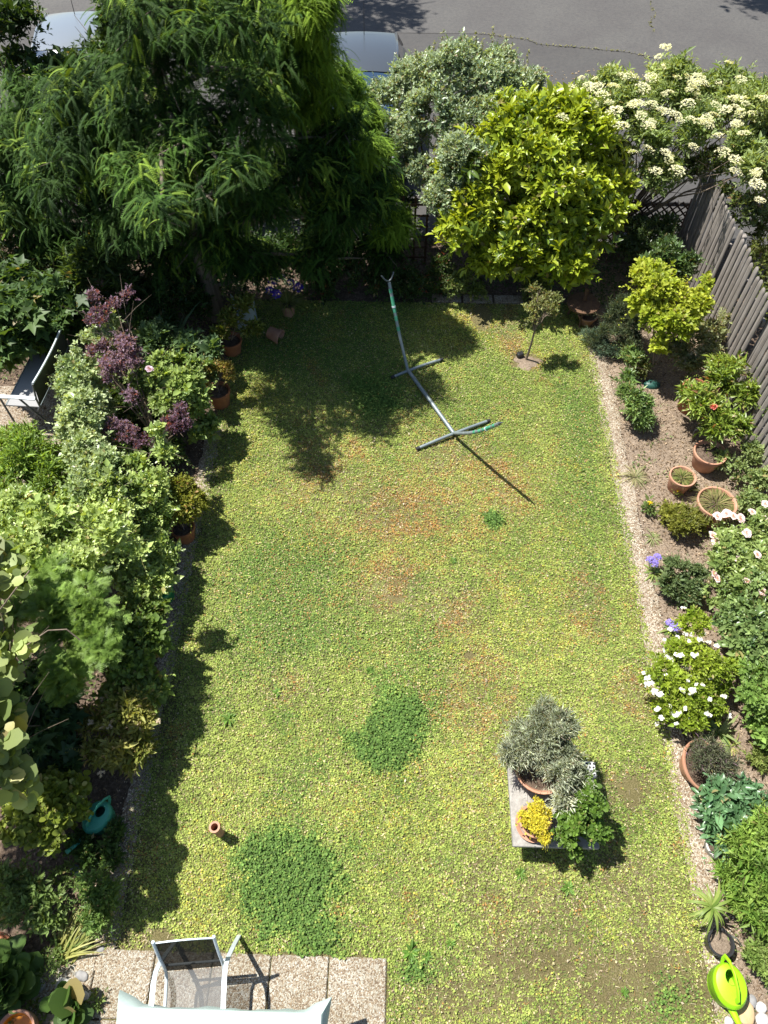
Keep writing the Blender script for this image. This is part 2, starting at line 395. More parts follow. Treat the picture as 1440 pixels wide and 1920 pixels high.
def tassels(fo, B, nt_, m, size, c1, c2, tmpl, seed=3, droop=.55, rad=.15, c3=None, p3=0, fill=.35, wid=1.0):
    r = fo.r; T_, Nn = sample(r, B, nt_, .12, .25, .15, seed); n = len(T_)
    base = tint(r, T_, c1, c2, c3, p3, seed=seed+2, jit=.2, sc=2.5); H = Nn.copy(); H[:, 2] = np.clip(H[:, 2], -.2, .5)*.5; H = nrm(H+r.normal(size=(n, 3))*[.3, .3, .05])
    sc_ = r.uniform(.7, 1.25, n)
    for i in range(m):
        a = (i/(m-1)-.5)*2.7+r.normal(size=n)*.2; ca, sa = np.cos(a), np.sin(a)
        D = np.stack([H[:, 0]*ca-H[:, 1]*sa, H[:, 0]*sa+H[:, 1]*ca, H[:, 2]-droop*r.uniform(.2, 1.6, n)], 1)
        fo.add(tmpl, T_+H*(rad*r.uniform(-1.2, .6, n))[:, None]+r.normal(size=(n, 3))*rad*[.5, .5, .3], D, size*sc_*r.uniform(.6, 1.15, n), base*(1+r.normal(size=(n, 1))*.1), wid, nj=.3)
    P, N2 = sample(r, B, int(nt_*m*fill), .4, .2, 0, seed); D = nrm(N2+r.normal(size=P.shape)*.6-[0, 0, droop])
    fo.add(tmpl, P-N2*.12, D, size*1.1, tint(r, P, np.array(c1)*.8, c1), wid*1.2, nj=.5)
def stems(parent, base, B, n=6, r0=.03, mat='stem_brown', name='stem', seed=1, wob=.08, trunk=0.0):
    rr = random.Random(seed); mb = MB(); o = Vector(parent.location); base = Vector(base)
    if trunk > 0:
        top = base+Vector((rr.uniform(-.04, .04), rr.uniform(-.04, .04), trunk))
        mb.tube([base-o, (base+top)/2+Vector((rr.uniform(-.02, .02), rr.uniform(-.02, .02), 0))-o, top-o], [r0, r0*.85, r0*.7], 9)
    else: top = base
    for i in range(n):
        b = B[i % len(B)]; e = Vector(b[:3])+Vector([rr.uniform(-.6, .6)*b[3] for _ in range(2)]+[rr.uniform(-.2, .5)*b[5]])
        s = top+Vector((rr.uniform(-.03, .03), rr.uniform(-.03, .03), 0)); pts = []
        L = (e-s).length; k = 6
        for j in range(k+1):
            t = j/k; p = s.lerp(e, t); p.z = s.z+(e.z-s.z)*(t**.8); 
            p += Vector((rr.uniform(-1, 1), rr.uniform(-1, 1), rr.uniform(-.5, .5)))*wob*L*.35*math.sin(math.pi*t)
            pts.append(p-o)
        rb = r0*(.6 if trunk > 0 else .7)
        mb.tube(pts, [rb*(1-.8*j/k) for j in range(k+1)], 6)
        for j in (2, 3, 4, 5):
            q = pts[j]; d = Vector((rr.uniform(-1, 1), rr.uniform(-1, 1), rr.uniform(.2, 1))).normalized()*L*.28
            mb.tube([q, q+d*.5+Vector((0, 0, .02)), q+d], [rb*.3, rb*.2, rb*.08], 5)
    return mb.build(name, mat, parent)
def tuft(fo, c, n, L, W, c1, c2, rad=.08, lean=.8, tmpl=T_BLADE2, jit=.2, lsj=.25, up=1.0, c3=None, p3=0):
    r = fo.r; a = r.uniform(0, 6.28, n); q = np.sqrt(r.rand(n))
    P = np.stack([c[0]+rad*q*np.cos(a), c[1]+rad*q*np.sin(a), np.full(n, c[2])], 1)
    D = np.stack([np.cos(a)*q*lean, np.sin(a)*q*lean, np.full(n, up)], 1)+r.normal(size=(n, 3))*.12
    t = r.rand(n, 1); col = (np.array(c1)*(1-t)+np.array(c2)*t)*(1+r.normal(size=(n, 1))*jit*.5)
    if c3 is not None: col[r.rand(n) < p3] = c3
    Hh = np.stack([np.cos(a), np.sin(a), np.zeros(n)], 1)
    # blades arch outwards: leaf normal points up and inwards
    fo.add(tmpl, P, D, L*(1+r.normal(size=n)*lsj), col, W/L, up=-Hh+np.array([0, 0, .6]), nj=.15)

# ------------------------------------------------------------------ ground, lawn base, paths, road
def sheet(name, pts, z, mat, label=None, sub=0):
    mb = MB(); mb.add([(p[0], p[1], z) for p in pts], [tuple(range(len(pts)))])
    o = mb.build(name, mat, None, False); return tag(o, kind='structure')
def rect(name, x0, x1, y0, y1, z, mat): return sheet(name, [(x0, y0), (x1, y0), (x1, y1), (x0, y1)], z, mat)
LX0, LX1, LY1, LY0 = -2.43, 2.86, 9.3, .4
rect('ground', -60, 60, -30, 12.1, -.012, 'soil')
rect('pavement', -60, 60, 10.95, 12.6, -.004, 'asphalt_dark')
rect('parking_strip', -60, 60, 12.1, 21, -.02, 'asphalt_dark')
seam = [(900, 62), (985, 72), (1012, 82), (1060, 86), (1110, 90), (1180, 97), (1230, 108), (1262, 122), (1330, 134), (1440, 148)]
sp = [g2(*p)[:2] for p in seam]
sheet('road', [(-60, sp[0][1])]+sp+[(60, sp[-1][1]), (60, 120), (-60, 120)], -.014, 'asphalt')
mb = MB(); 
for i in range(-40, 40): mb.box((i*1.0+.5, 12.16, -.02), (.985, .12, .18))
tag(mb.build('kerb', 'asphalt_dark', None), kind='structure')
rect('lawn_soil', LX0, LX1, -1.0, LY1, 0.0, 'soil_lawn')
rect('flower_bed', LX1+.26, 4.66, -1.2, 10.4, -.004, 'soil_light')
rect('gravel_path', -6.6, -4.15, 4.9, 7.3, .002, 'aggregate_edge')
# edging slabs, each about half a metre, slightly uneven
def slabs(name, cells, mat, top=.018):
    mb = MB(); rr = random.Random(5)
    for (x, y, dx, dy) in cells: mb.box((x, y, -.02+rr.uniform(-.004, .004)), (dx-.012, dy-.012, 2*(top+.02)), Matrix.Rotation(rr.uniform(-.008, .008), 3, 'Z'))
    return tag(mb.build(name, mat, None, False), kind='structure')
def strip(name, x, w_, y0, y1, seed):
    r_ = np.random.RandomState(seed); ys = np.arange(y0, y1+.03, .03); q = np.c_[ys, ys*0]
    a = x-w_/2+.02*snoise(q, 6, seed)+.012*snoise(q, 25, seed+1); b = x+w_/2+.03*snoise(q, 5, seed+2)+.015*snoise(q, 22, seed+3)
    mb = MB(); n_ = len(ys); vs = [(a[i], ys[i], .008) for i in range(n_)]+[(b[i], ys[i], .008) for i in range(n_)]
    mb.add(vs, [(i, n_+i, n_+i+1, i+1) for i in range(n_-1)]); return tag(mb.build(name, 'aggregate_edge', None, False), kind='structure')
strip('edging_right', LX1+.13, .24, -1.5, 8.35, 3); strip('edging_left', LX0-.11, .2, .2, 6.6, 7)
slabs('edging_back', [(.75+.5*i, 9.42, .48, .2) for i in range(0, 3)], 'aggregate_edge')
slabs('patio', [(.02-.26-.52*i, .37-.26-.52*j, .52, .52) for i in range(0, 6) for j in range(0, 5)], 'aggregate')

# weeds along the asphalt seam
fo = FO(3); r = fo.r
P = []
for i in range(len(sp)-1):
    a, b = np.array(sp[i]), np.array(sp[i+1]); k = int(np.linalg.norm(b-a)*32)
    t = r.rand(k, 1); P.append(a*(1-t)+b*t+r.normal(size=(k, 2))*.02)
c2_ = [g2(*p)[:2] for p in [(1217, 0), (1228, 28), (1218, 42), (1226, 58)]]
for i in range(3):
    a, b = np.array(c2_[i]), np.array(c2_[i+1]); t = r.rand(16, 1); P.append(a*(1-t)+b*t+r.normal(size=(16, 2))*.02)
P = np.concatenate(P); P = np.c_[P, np.full(len(P), -.008)]
fo.add(T_LEAF, P, np.c_[r.normal(size=(len(P), 2)), np.full(len(P), .5)], .05, tint(r, P, (.16, .17, .06), (.26, .24, .12)), .5)
Q = np.c_[r.uniform(1.5, 8, 500), r.uniform(14.5, 17.4, 500), np.full(500, -.012)]
fo.add(T_LEAF, Q, r.normal(size=(500, 3))*[1, 1, .1], r.uniform(.03, .08, 500), tint(r, Q, (.3, .2, .12), (.5, .42, .3)), .5)
tag(fo.build('seam_weeds', 'leaf_matt'), kind='stuff', label='thin yellowish weeds in the asphalt seam', cat='weeds')

# ------------------------------------------------------------------ grass and clover
LP = []                                     # coloured patches: centre px, radius m, kind, strength
for (x, y, rx, ry, k, s) in [
    (550, 1670, .42, .4, 'clover', 1.2), (500, 1600, .24, .24, 'clover', 1), (590, 1720, .2, .2, 'clover', .8), (600, 1760, .3, .25, 'clover', 1),
    (735, 1380, .36, .34, 'clover', 1.2), (745, 1290, .28, .3, 'green', .8), (800, 1330, .2, .3, 'green', .8), (700, 740, .45, .4, 'clover', .9),
    (540, 1110, .65, .8, 'green', 1.3), (560, 1180, .5, .4, 'green', 1.2), (540, 1030, .4, .5, 'green', .9), (640, 1180, .5, .4, 'green', .7), (1080, 800, .3, 1.2, 'green', .9), (1090, 1000, .25, 1, 'green', .6),
    (580, 640, 1.1, .9, 'green', 1), (700, 700, .6, .5, 'green', .8), (770, 1090, .22, .2, 'green', .9), (800, 1200, .3, .35, 'green', .8), (920, 975, .12, .12, 'clover', 1.4),
    (740, 1110, .35, .3, 'brown', 1), (850, 1140, .3, .35, 'brown', .9), (620, 900, .8, .5, 'brown', .6), (830, 850, .5, .35, 'brown', .9), (740, 950, .7, .4, 'brown', .8),
    (930, 900, .5, .4, 'brown', .6), (900, 1330, .35, .6, 'brown', .6), (540, 1290, .3, .2, 'brown', .6), (1100, 1120, .22, .4, 'brown', .7), (1190, 1300, .2, .3, 'brown', .9),
    (1180, 1480, .25, .3, 'soil', 1), (1180, 1650, .4, .3, 'soil', .7), (1000, 1700, .5, .3, 'soil', .6), (900, 1650, .3, .3, 'soil', .5), (1190, 1830, .5, .25, 'soil', .9),
    (1000, 1800, .5, .2, 'soil', .9), (780, 1820, .15, .1, 'clover', .9), (860, 1870, .4, .2, 'soil', .7), (1250, 1870, .2, .2, 'clover', .7), (955, 610, .15, .7, 'brown', .9),
    (900, 590, .3, .3, 'brown', .5), (480, 740, .3, .3, 'yellow', .8), (440, 900, .4, .6, 'yellow', .6), (860, 620, .6, .4, 'yellow', .8), (1000, 1150, .5, .5, 'yellow', .5),
    (390, 1700, .3, .4, 'yellow', .4), (800, 1500, .8, .4, 'yellow', .5), (988, 680, .17, .14, 'bare', 1.5), (905, 595, .12, .25, 'bare', .7), (1180, 1480, .15, .2, 'bare', .6), (1240, 850, .1, .1, 'bare', 0), (310, 1760, .1, .06, 'bare', .7), (740, 1125, .1, .08, 'bare', .4), (880, 1230, .06, .05, 'bare', .8), (260, 1780, .2, .15, 'soil', .9), (900, 560, .5, .15, 'soil', .5)]:
    c = G(x, y); LP.append((c[0], c[1], rx, ry, k, s))
def pw(P, kind):
    o = np.zeros(len(P)); wob = .45*snoise(P[:, :2], 4.5, 77)+.2*snoise(P[:, :2], 14, 78)+.12*snoise(P[:, :2], 40, 79)
    for (cx, cy, rx, ry, k, s) in LP:
        if k != kind: continue
        d = np.sqrt(((P[:, 0]-cx)/rx)**2+((P[:, 1]-cy)/ry)**2)+wob
        o = np.maximum(o, s*np.clip(1.45-.95*d, 0, 1))
    return o
fo = FO(11); r = fo.r
n = 1150000
yy = LY1-(LY1+.6)*r.rand(n)**1.0; xx = r.uniform(LX0-.03, LX1+.04, n)
q_ = np.c_[yy, yy*0]; e1 = .03*snoise(q_, 7, 91)+.02*snoise(q_, 26, 92); lf = xx < LX0+.12; rt = xx > LX1-.12
xx = xx+np.where(rt, (xx-LX1+.12)/.12*(.02+e1+.03*r.rand(n)), 0)-np.where(lf, (LX0+.12-xx)/.12*(.04+e1+.06*r.rand(n)), 0)
P = np.c_[xx, yy, np.zeros(n)]
inpatio = (P[:, 1] < .37+.02*np.sin(P[:, 0]*20)) & (P[:, 0] < .03)
P = P[~inpatio]; n = len(P)
so_ = pw(P, 'soil'); cl = pw(P, 'clover'); gr = pw(P, 'green'); br = pw(P, 'brown'); ye = pw(P, 'yellow')
fine = snoise(P[:, :2], 38, 21); mid = snoise(P[:, :2], 9, 22); big = snoise(P[:, :2], 2.2, 23)
tf = snoise(P[:, :2], 75, 24, 12); tf2 = snoise(P[:, :2], 150, 25, 12)
dens = .68+.28*tf+.2*tf2+.14*fine+.12*mid-.55*so_*(.7+.5*mid-.3*tf)-.3*br+.12*cl+.35*cl*tf2+.1*gr-1.2*pw(P, 'bare')
dens -= np.clip((1.2-P[:, 1]), 0, 1)*np.clip(P[:, 0]/1.2, 0, 1)*.35
keep = (r.rand(n) < dens); P = P[keep]; so_, cl, gr, br, ye, fine, mid, big, tf = [a[keep] for a in (so_, cl, gr, br, ye, fine, mid, big, tf)]
n = len(P)
gA = np.array((.2, .28, .05)); gB = np.array((.38, .44, .11)); gG = np.array((.14, .24, .05)); gC = np.array((.105, .19, .04)); gO = np.array((.40, .22, .07)); gY = np.array((.44, .41, .07)); gD = np.array((.52, .44, .25)); gS = np.array((.2, .15, .09))
t = np.clip(.5+.3*mid+.25*big+.22*fine+.3*tf+r.normal(size=n)*.18, 0, 1)[:, None]
c = gA*(1-t)+gB*t; ca = c.copy()
def dith(c, w_, k): m_ = (r.rand(n) < w_*.85)[:, None]; q_ = np.clip(w_, 0, 1)[:, None]*.35; c = c*(1-q_)+k*q_; return np.where(m_, k*(1+r.normal(size=(n, 1))*.12), c)
mb1 = snoise(P[:, :2], 4.5, 51); mb2 = snoise(P[:, :2], 6, 52)
c = dith(c, np.clip(1.1*gr*(.75+.5*mid)+.55*np.clip(mb1-.35, 0, 1)+.3*np.clip(-big-.2, 0, 1), 0, .9), gG)
c = dith(c, np.clip(.6*ye*(.5+.5*mid)+.3*np.clip(mb2-.3, 0, 1), 0, .8), gY)
hot = np.clip(1-np.abs(P[:, 1]-5.3)/2.6, 0, 1)*np.clip(1-np.abs(P[:, 0]-.4)/2.6, 0, 1)
c = dith(c, np.clip((br*.62+.45*hot)*(.45+.75*mid-.35*tf)+.45*np.clip(-mb1-.5, 0, 1), 0, .8), gO)
c = dith(c, np.clip(so_*.5*(.6-.5*tf), 0, .6), gS)
c = dith(c, np.clip(cl*.9, 0, .75), gG); c = dith(c, np.clip(cl*1.3-.45+.35*mid*cl-.2*tf*cl, 0, .95), gC)
pick = r.rand(n); c = np.where(((pick < .07+.1*br+.1*so_) & (cl < .4))[:, None], gD, c)
c = np.where(((pick > .96) & (mid > .2) & (cl < .3))[:, None], gO, c)
c *= np.clip(1+r.normal(size=(n, 1))*.24, .35, 1.7)
hz = .004+.018*r.rand(n)**1.5+.06*np.clip(cl, 0, 1)*(.5+.5*tf)*r.rand(n)+.012*np.clip(gr, 0, 1)*r.rand(n)+.02*np.clip(tf, 0, 1)*r.rand(n)**.5; P[:, 2] = hz
isb = (r.rand(n) < .46+.25*np.clip(br+so_, 0, 1)) & (cl < .6)
D = r.normal(size=(n, 3))*[1, 1, .25]+[0, 0, .06]
L = ~isb
fo.add(T_LEAF, P[L], D[L], r.uniform(.009, .021, L.sum())*(1+.25*np.clip(tf[L], -1, 1))*(1+.25*(cl[L] > .5)), c[L], .95, nj=.22)
D2 = r.normal(size=(n, 3))*[1, 1, .5]+[0, 0, .35]
fo.add(T_STRAIGHT, P[isb]*[1, 1, .3], D2[isb], r.uniform(.02, .05, isb.sum()), c[isb]*[1.0, 1.03, 1.25], .12)
tag(fo.build('grass', 'turf'), kind='stuff', label='short yellow green mossy lawn with clover', cat='grass')
fo = FO(14); r = fo.r; n = 16000; P = np.c_[r.uniform(LX0, LX1, n), r.uniform(-.5, LY1, n), r.uniform(.012, .03, n)]; k_ = np.clip(.12+pw(P, 'soil')*.8+pw(P, 'brown')*.5, 0, 1); P = P[(r.rand(n) < k_) & ~((P[:, 1] < .4) & (P[:, 0] < .05))]; n = len(P)
fo.add(T_STRAIGHT, P, r.normal(size=(n, 3))*[1, 1, .12], r.uniform(.02, .06, n), tint(r, P, (.34, .27, .17), (.56, .48, .33), (.2, .13, .08), .25), .1)
k_ = r.rand(n) < .12; fo.add(T_LEAF, P[k_], r.normal(size=(k_.sum(), 3))*[1, 1, .15], r.uniform(.018, .04, k_.sum()), tint(r, P[k_], (.4, .3, .2), (.6, .52, .4)), .5)
tag(fo.build('thatch', 'leaf_matt'), kind='stuff', label='dry thatch and fallen leaves in the lawn', cat='thatch')
# rosette weeds
wr = [(430, 1350, .09), (920, 975, .1), (850, 1052, .05), (695, 1258, .06), (975, 1640, .07), (1065, 1665, .08), (1170, 1860, .05), (770, 1785, .1), (800, 1795, .06), (845, 1770, .05), (1165, 1555, .05), (520, 1300, .06), (640, 1370, .05)]
WL = ['grassy rosette weed in the lawn near the shadow of the left shrubs', 'dark tuft weed in the lawn just beyond the tip of the stand shadow', 'small pale rosette weed below the dark tuft in mid lawn', 'tiny rosette weed in the centre of the lawn above the dark clover patch', 'rosette weed on the lawn below the front left corner of the stone slab',
 'wide rosette weed on the lawn below the middle of the stone slab', 'small spiky rosette near the bottom right of the lawn', 'largest rosette weed by the right corner of the patio', 'weed leaning against the largest patio corner rosette', 'broad leaved weed tuft above the patio corner rosette', 'small rosette in the slab shadow to its lower right', 'pale rosette weed at mid left of the lawn above the clover', 'tiny rosette at the left rim of the middle clover patch']
for i, (x, y, rad) in enumerate(wr):
    p = g2(x, y); t_ = thing('weed_rosette', WL[i], 'weed', p, 0, 'rosette weeds in the lawn')
    f2 = FO(100+i); a = f2.r.uniform(0, 6.28, 22); k = len(a)
    PP = np.tile(p, (k, 1))+[0, 0, .012]; DD = np.c_[np.cos(a), np.sin(a), f2.r.uniform(.1, .6, k)]
    f2.add(T_OVAL, PP, DD, f2.r.uniform(.6, 1.15, k)*rad, tint(f2.r, PP, (.1, .2, .03), (.16, .28, .05)), .32); f2.build('leaves', 'leaf', t_)
wl = [(430, 1350), (920, 975), (850, 1052), (695, 1258), (975, 1640), (1065, 1665), (1170, 1860), (770, 1785)]

# litter on the beds
fo = FO(12); r = fo.r
n = 26000; P = np.c_[r.uniform(LX1+.2, 4.7, n), r.uniform(-.5, 10.3, n), r.uniform(0, .012, n)]
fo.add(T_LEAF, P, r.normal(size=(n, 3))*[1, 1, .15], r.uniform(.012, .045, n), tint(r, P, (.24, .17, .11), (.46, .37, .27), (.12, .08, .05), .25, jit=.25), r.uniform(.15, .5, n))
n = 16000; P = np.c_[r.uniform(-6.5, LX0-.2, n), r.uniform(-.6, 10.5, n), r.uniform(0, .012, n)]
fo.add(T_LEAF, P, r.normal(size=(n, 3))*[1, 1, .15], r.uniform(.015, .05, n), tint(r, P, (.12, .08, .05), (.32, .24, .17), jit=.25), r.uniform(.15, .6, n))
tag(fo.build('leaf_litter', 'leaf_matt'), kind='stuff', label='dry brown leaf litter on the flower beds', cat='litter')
# pebbles scattered on the edging strips
fo = FO(13); r = fo.r; n = 9000
s_ = r.rand(n) < .6; P = np.c_[np.where(s_, LX1+.13+r.normal(size=n)*.08, LX0-.13+r.normal(size=n)*.07), r.uniform(-.6, 8.3, n), np.full(n, .01)]
P = P[~((P[:, 0] < 0) & (P[:, 1] > 6.7))]; n = len(P)
T_PEB = T([(0, 0, .5), (1, 0, 0), (.4, .8, 0), (-.6, .7, 0), (-1, 0, 0), (-.5, -.8, 0), (.6, -.7, 0)], [(0, 1, 2), (0, 2, 3), (0, 3, 4), (0, 4, 5), (0, 5, 6), (0, 6, 1)])
fo.add(T_PEB, P, r.normal(size=(n, 3))*[1, 1, .1], r.uniform(.004, .009, n), tint(r, P, (.4, .33, .25), (.66, .6, .5), (.25, .17, .12), .2), 1, nj=.1)
tag(fo.build('edging_pebbles', 'leaf_matt'), kind='stuff', label='loose pale pebbles on the edging slabs', cat='pebbles')

# ------------------------------------------------------------------ plants: one generic builder
def plant(name, label, cat, base, bl, n, m, size, wid, c1, c2, mat='leaf', stem=None, group=None, seed=1, part='foliage', **k):
    loc = g2(*base) if len(base) == 2 else base
    t = thing(name, label, cat, loc, 0, group); B = blobs_px(bl); fo = FO(seed)
    tm = k.pop('spray', None)
    if tm is not None: sprays(fo, B, n, size, c1, c2, tmpl=tm, wid=wid, seed=seed, **k)
    else: foliage(fo, B, n, m, size, wid, c1, c2, seed=seed, **k)
    fo.build(part, mat, t)
    if stem: stems(t, loc, B, seed=seed, **stem)
    return t, B
def clusters(t, B, n, proto_fn, name, mat, seed=1, pts=None, out=.06, sc=(.7, 1.2), tilt=.4):
    """flower heads as parts: one mesh, copied on to the crown"""
    me = proto_fn(); rr = np.random.RandomState(seed)
    if pts is None: P, Nn = sample(rr, B, n, .04, .1, .6, seed)
    else: P = np.array([G(*p) for p in pts]); Nn = np.tile([0, 0, 1.0], (len(P), 1))
    o0 = np.array(t.location)
    for p, q in zip(P, Nn):
        o = bpy.data.objects.new(name, me); COL.objects.link(o); o.parent = t
        o.location = p+q*out-o0; d = Vector(q*tilt+np.array([0, 0, 1])+rr.normal(size=3)*.25)
        o.rotation_euler = (d.to_track_quat('Z', 'Y').to_matrix() @ Matrix.Rotation(rr.uniform(0, 6.28), 3, 'Z')).to_euler()
        s = rr.uniform(*sc); o.scale = (s, s, s)
def head_mesh(name, mat, rad, n, petal, c1, c2, dome=.3, tm=T_STAR, seed=1, centre=None):
    def fn():
        fo = FO(seed); r = fo.r; a = r.uniform(0, 6.28, n); q = np.sqrt(r.rand(n))
        P = np.c_[q*np.cos(a)*rad, q*np.sin(a)*rad, dome*rad*(1-q*q)+r.normal(size=n)*.006]
        D = np.c_[np.cos(a), np.sin(a), r.normal(size=n)*.3]
        fo.add(tm, P, D, petal*r.uniform(.7, 1.2, n), tint(r, P, c1, c2, centre, .1, jit=.08), 1, nj=.3)
        o = fo.build(name, mat); me = o.data; bpy.data.objects.remove(o); return me
    return fn
def rose_mesh(name, rad, c1, c2, seed=1, nn=26):
    def fn():
        fo = FO(seed); r = fo.r; n = nn; k = np.arange(n)/n; a = np.arange(n)*2.4
        P = np.c_[np.cos(a)*k*rad*.3, np.sin(a)*k*rad*.3, np.full(n, 0.0)]
        D = np.c_[np.cos(a)*(k*1.3+.1), np.sin(a)*(k*1.3+.1), 1.1-k*.9]
        fo.add(T_OVAL, P, D, rad*(.6+.5*k), tint(r, P, c1, c2, jit=.06), 1.3, up=np.c_[-np.cos(a), -np.sin(a), k+.1], nj=.1)
        o = fo.build(name, 'petal'); me = o.data; bpy.data.objects.remove(o); return me
    return fn

# ------------------------------------------------------------------ big trees at the back
DG1, DG2 = (.028, .062, .012), (.062, .125, .018)
def conifer(name, label, trunk, bl, n, size, c1, c2, seed, h, **k):
    loc = trunk; t = thing(name, label, 'tree', loc); B = blobs_px(bl); fo = FO(seed)
    tassels(fo, B, n, 10, size, c1, c2, T_FEATHER, seed=seed, **k); fo.build('crown', 'leaf_matt', t)
    o = Vector(loc); mb = MB(); mb.tube([(0, 0, -.05), (.03, 0, h*.4), (0, .03, h*.75), (0, 0, h)], [.16, .12, .06, .015], 10)
    rr = random.Random(seed)
    for b in B:
        e = Vector(b[:3])-o; z0 = max(.3, min(h*.92, e.z-.15)); s = Vector((0, 0, z0))
        mb.tube([s, s.lerp(e, .5)+Vector((0, 0, .12)), s.lerp(e, .8), e+Vector((0, 0, -.15))], [.045, .03, .018, .004], 6)
        for q in range(5):
            d = Vector((rr.uniform(-1, 1), rr.uniform(-1, 1), rr.uniform(-.5, .2)))*b[3]*.9; mb.tube([e, e+d*.6, e+d], [.014, .009, .003], 5)
    mb.build('trunk', 'bark', t)
    return t
conifer('conifer_tree', 'huge dark green conifer with drooping sprays at the back left of the lawn', (-2.9, 8.9, 0),
    [(390, 430, 1.5, .75, .5), (250, 400, 1.9, .8, .5), (480, 370, 2.0, .75, .5), (330, 250, 3.0, .8, .5), (190, 270, 2.7, .75, .5), (450, 210, 3.2, .75, .45), (110, 350, 2.2, .7, .5),
     (300, 120, 3.8, .7, .45), (420, 50, 4.3, .6, .4), (300, 10, 4.4, .6, .4), (560, 310, 2.2, .6, .4), (640, 400, 1.6, .5, .35), (100, 180, 2.8, .65, .4), (500, 120, 3.5, .55, .4), (600, 470, 1.0, .45, .3), (480, 480, .9, .5, .3),
     (330, 480, 1.0, .55, .3), (200, 160, 3.3, .6, .4), (30, 260, 2.2, .6, .4), (640, 240, 2.5, .4, .3), (690, 330, 1.8, .4, .3), (380, 330, 2.5, .6, .4), (690, 380, 1.5, .4, .3), (720, 470, .7, .35, .25), (640, 330, 2.0, .4, .3), (30, 400, 1.4, .6, .4), (110, 450, 1.1, .5, .35), (301, 409, 3.2, .26), (300, 385, 3.1, .24), (291, 359, 3.0, .36), (390, 369, 3.0, .3), (446, 332, 3.2, .3), (342, 266, 3.3, .35), (251, 312, 3, .35)],
    2300, .2, (.02, .052, .01), (.065, .135, .017), 21, 4.6, c3=(.17, .26, .03), p3=.16, wid=1.25)
conifer('conifer_tree', 'slimmer conifer with bright lime tips rising in front of the blue grey car', (-1.45, 10.0, 0),
    [(570, 30, 4.0, .35, .35), (560, 90, 3.6, .42, .35), (590, 150, 3.1, .38, .3), (540, 200, 2.8, .4, .3), (650, 160, 2.4, .22, .2), (560, -20, 4.2, .3, .3), (680, 290, 2.2, .28, .2), (610, 270, 2.2, .3, .25), (730, 430, 1.0, .35, .25), (690, 230, 2.0, .24, .18), (670, 200, 2.2, .26, .2), (650, 230, 2.3, .25, .2), (700, 270, 1.9, .25, .2), (720, 350, 1.5, .28, .2), (640, 130, 2.7, .16, .15)],
    1500, .16, (.09, .17, .016), (.21, .32, .03), 22, 4.1, rad=.09, wid=1.25)
# dark evergreen mass behind and to the left of it
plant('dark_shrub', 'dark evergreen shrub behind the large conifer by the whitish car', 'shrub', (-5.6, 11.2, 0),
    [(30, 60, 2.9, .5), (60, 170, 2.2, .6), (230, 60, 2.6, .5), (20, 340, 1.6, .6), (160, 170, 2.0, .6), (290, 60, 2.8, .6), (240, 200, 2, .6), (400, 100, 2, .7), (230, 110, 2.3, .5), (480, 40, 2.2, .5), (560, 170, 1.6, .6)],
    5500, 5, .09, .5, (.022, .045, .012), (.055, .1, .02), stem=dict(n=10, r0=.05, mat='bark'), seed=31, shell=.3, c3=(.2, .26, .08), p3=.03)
plant('dark_shrub', 'low dark leafy shrub under the conifer left of the violet flower pot', 'shrub', (330, 560),
    [(250, 560, .5, .4), (330, 550, .6, .4), (400, 520, .5, .4), (300, 600, .4, .35), (200, 470, .9, .4), (90, 470, .8, .5), (380, 580, .3, .25)],
    2400, 5, .075, .36, (.022, .05, .012), (.06, .12, .022), seed=32, stem=dict(n=6, r0=.02))
plant('ground_shrub', 'dim leafy shrub with reddish leaves right of the violet flower pot', 'shrub', (640, 545),
    [(640, 520, .3, .3), (590, 500, .4, .3), (700, 530, .25, .25), (610, 550, .15, .2), (760, 540, .2, .3), (820, 520, .25, .3)],
    1900, 5, .05, .4, (.04, .075, .016), (.08, .13, .03), seed=33, c3=(.2, .06, .02), p3=.05)
plant('ground_shrub', 'small variegated shrub at the back edge of the lawn below the laurel', 'shrub', (870, 560),
    [(865, 530, .35, .2), (900, 550, .2, .15), (850, 545, .2, .2), (1000, 545, .15, .25)],
    700, 5, .045, .45, (.1, .15, .03), (.2, .25, .08), seed=34)
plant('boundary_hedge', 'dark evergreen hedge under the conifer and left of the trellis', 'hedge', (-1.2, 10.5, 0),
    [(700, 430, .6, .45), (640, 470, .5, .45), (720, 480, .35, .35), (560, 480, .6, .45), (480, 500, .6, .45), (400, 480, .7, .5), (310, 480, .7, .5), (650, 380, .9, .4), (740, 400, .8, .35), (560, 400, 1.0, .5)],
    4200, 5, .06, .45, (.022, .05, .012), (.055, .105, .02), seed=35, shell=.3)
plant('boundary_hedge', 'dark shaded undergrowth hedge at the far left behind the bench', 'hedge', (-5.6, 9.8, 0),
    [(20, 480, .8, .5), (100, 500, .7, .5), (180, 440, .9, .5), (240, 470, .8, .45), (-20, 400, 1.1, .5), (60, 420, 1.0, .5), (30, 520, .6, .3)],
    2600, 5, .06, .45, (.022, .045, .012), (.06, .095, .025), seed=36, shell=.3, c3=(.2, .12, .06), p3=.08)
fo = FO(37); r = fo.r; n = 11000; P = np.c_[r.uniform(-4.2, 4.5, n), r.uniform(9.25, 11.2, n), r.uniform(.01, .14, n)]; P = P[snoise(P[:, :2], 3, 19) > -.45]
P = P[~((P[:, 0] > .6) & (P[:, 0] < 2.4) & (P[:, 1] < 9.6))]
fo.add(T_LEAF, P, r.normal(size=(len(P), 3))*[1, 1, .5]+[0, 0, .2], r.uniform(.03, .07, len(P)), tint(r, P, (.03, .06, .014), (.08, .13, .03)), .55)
tag(fo.build('shade_ground_cover', 'leaf'), kind='stuff', label='dark green ground cover along the back edge', cat='ground cover')
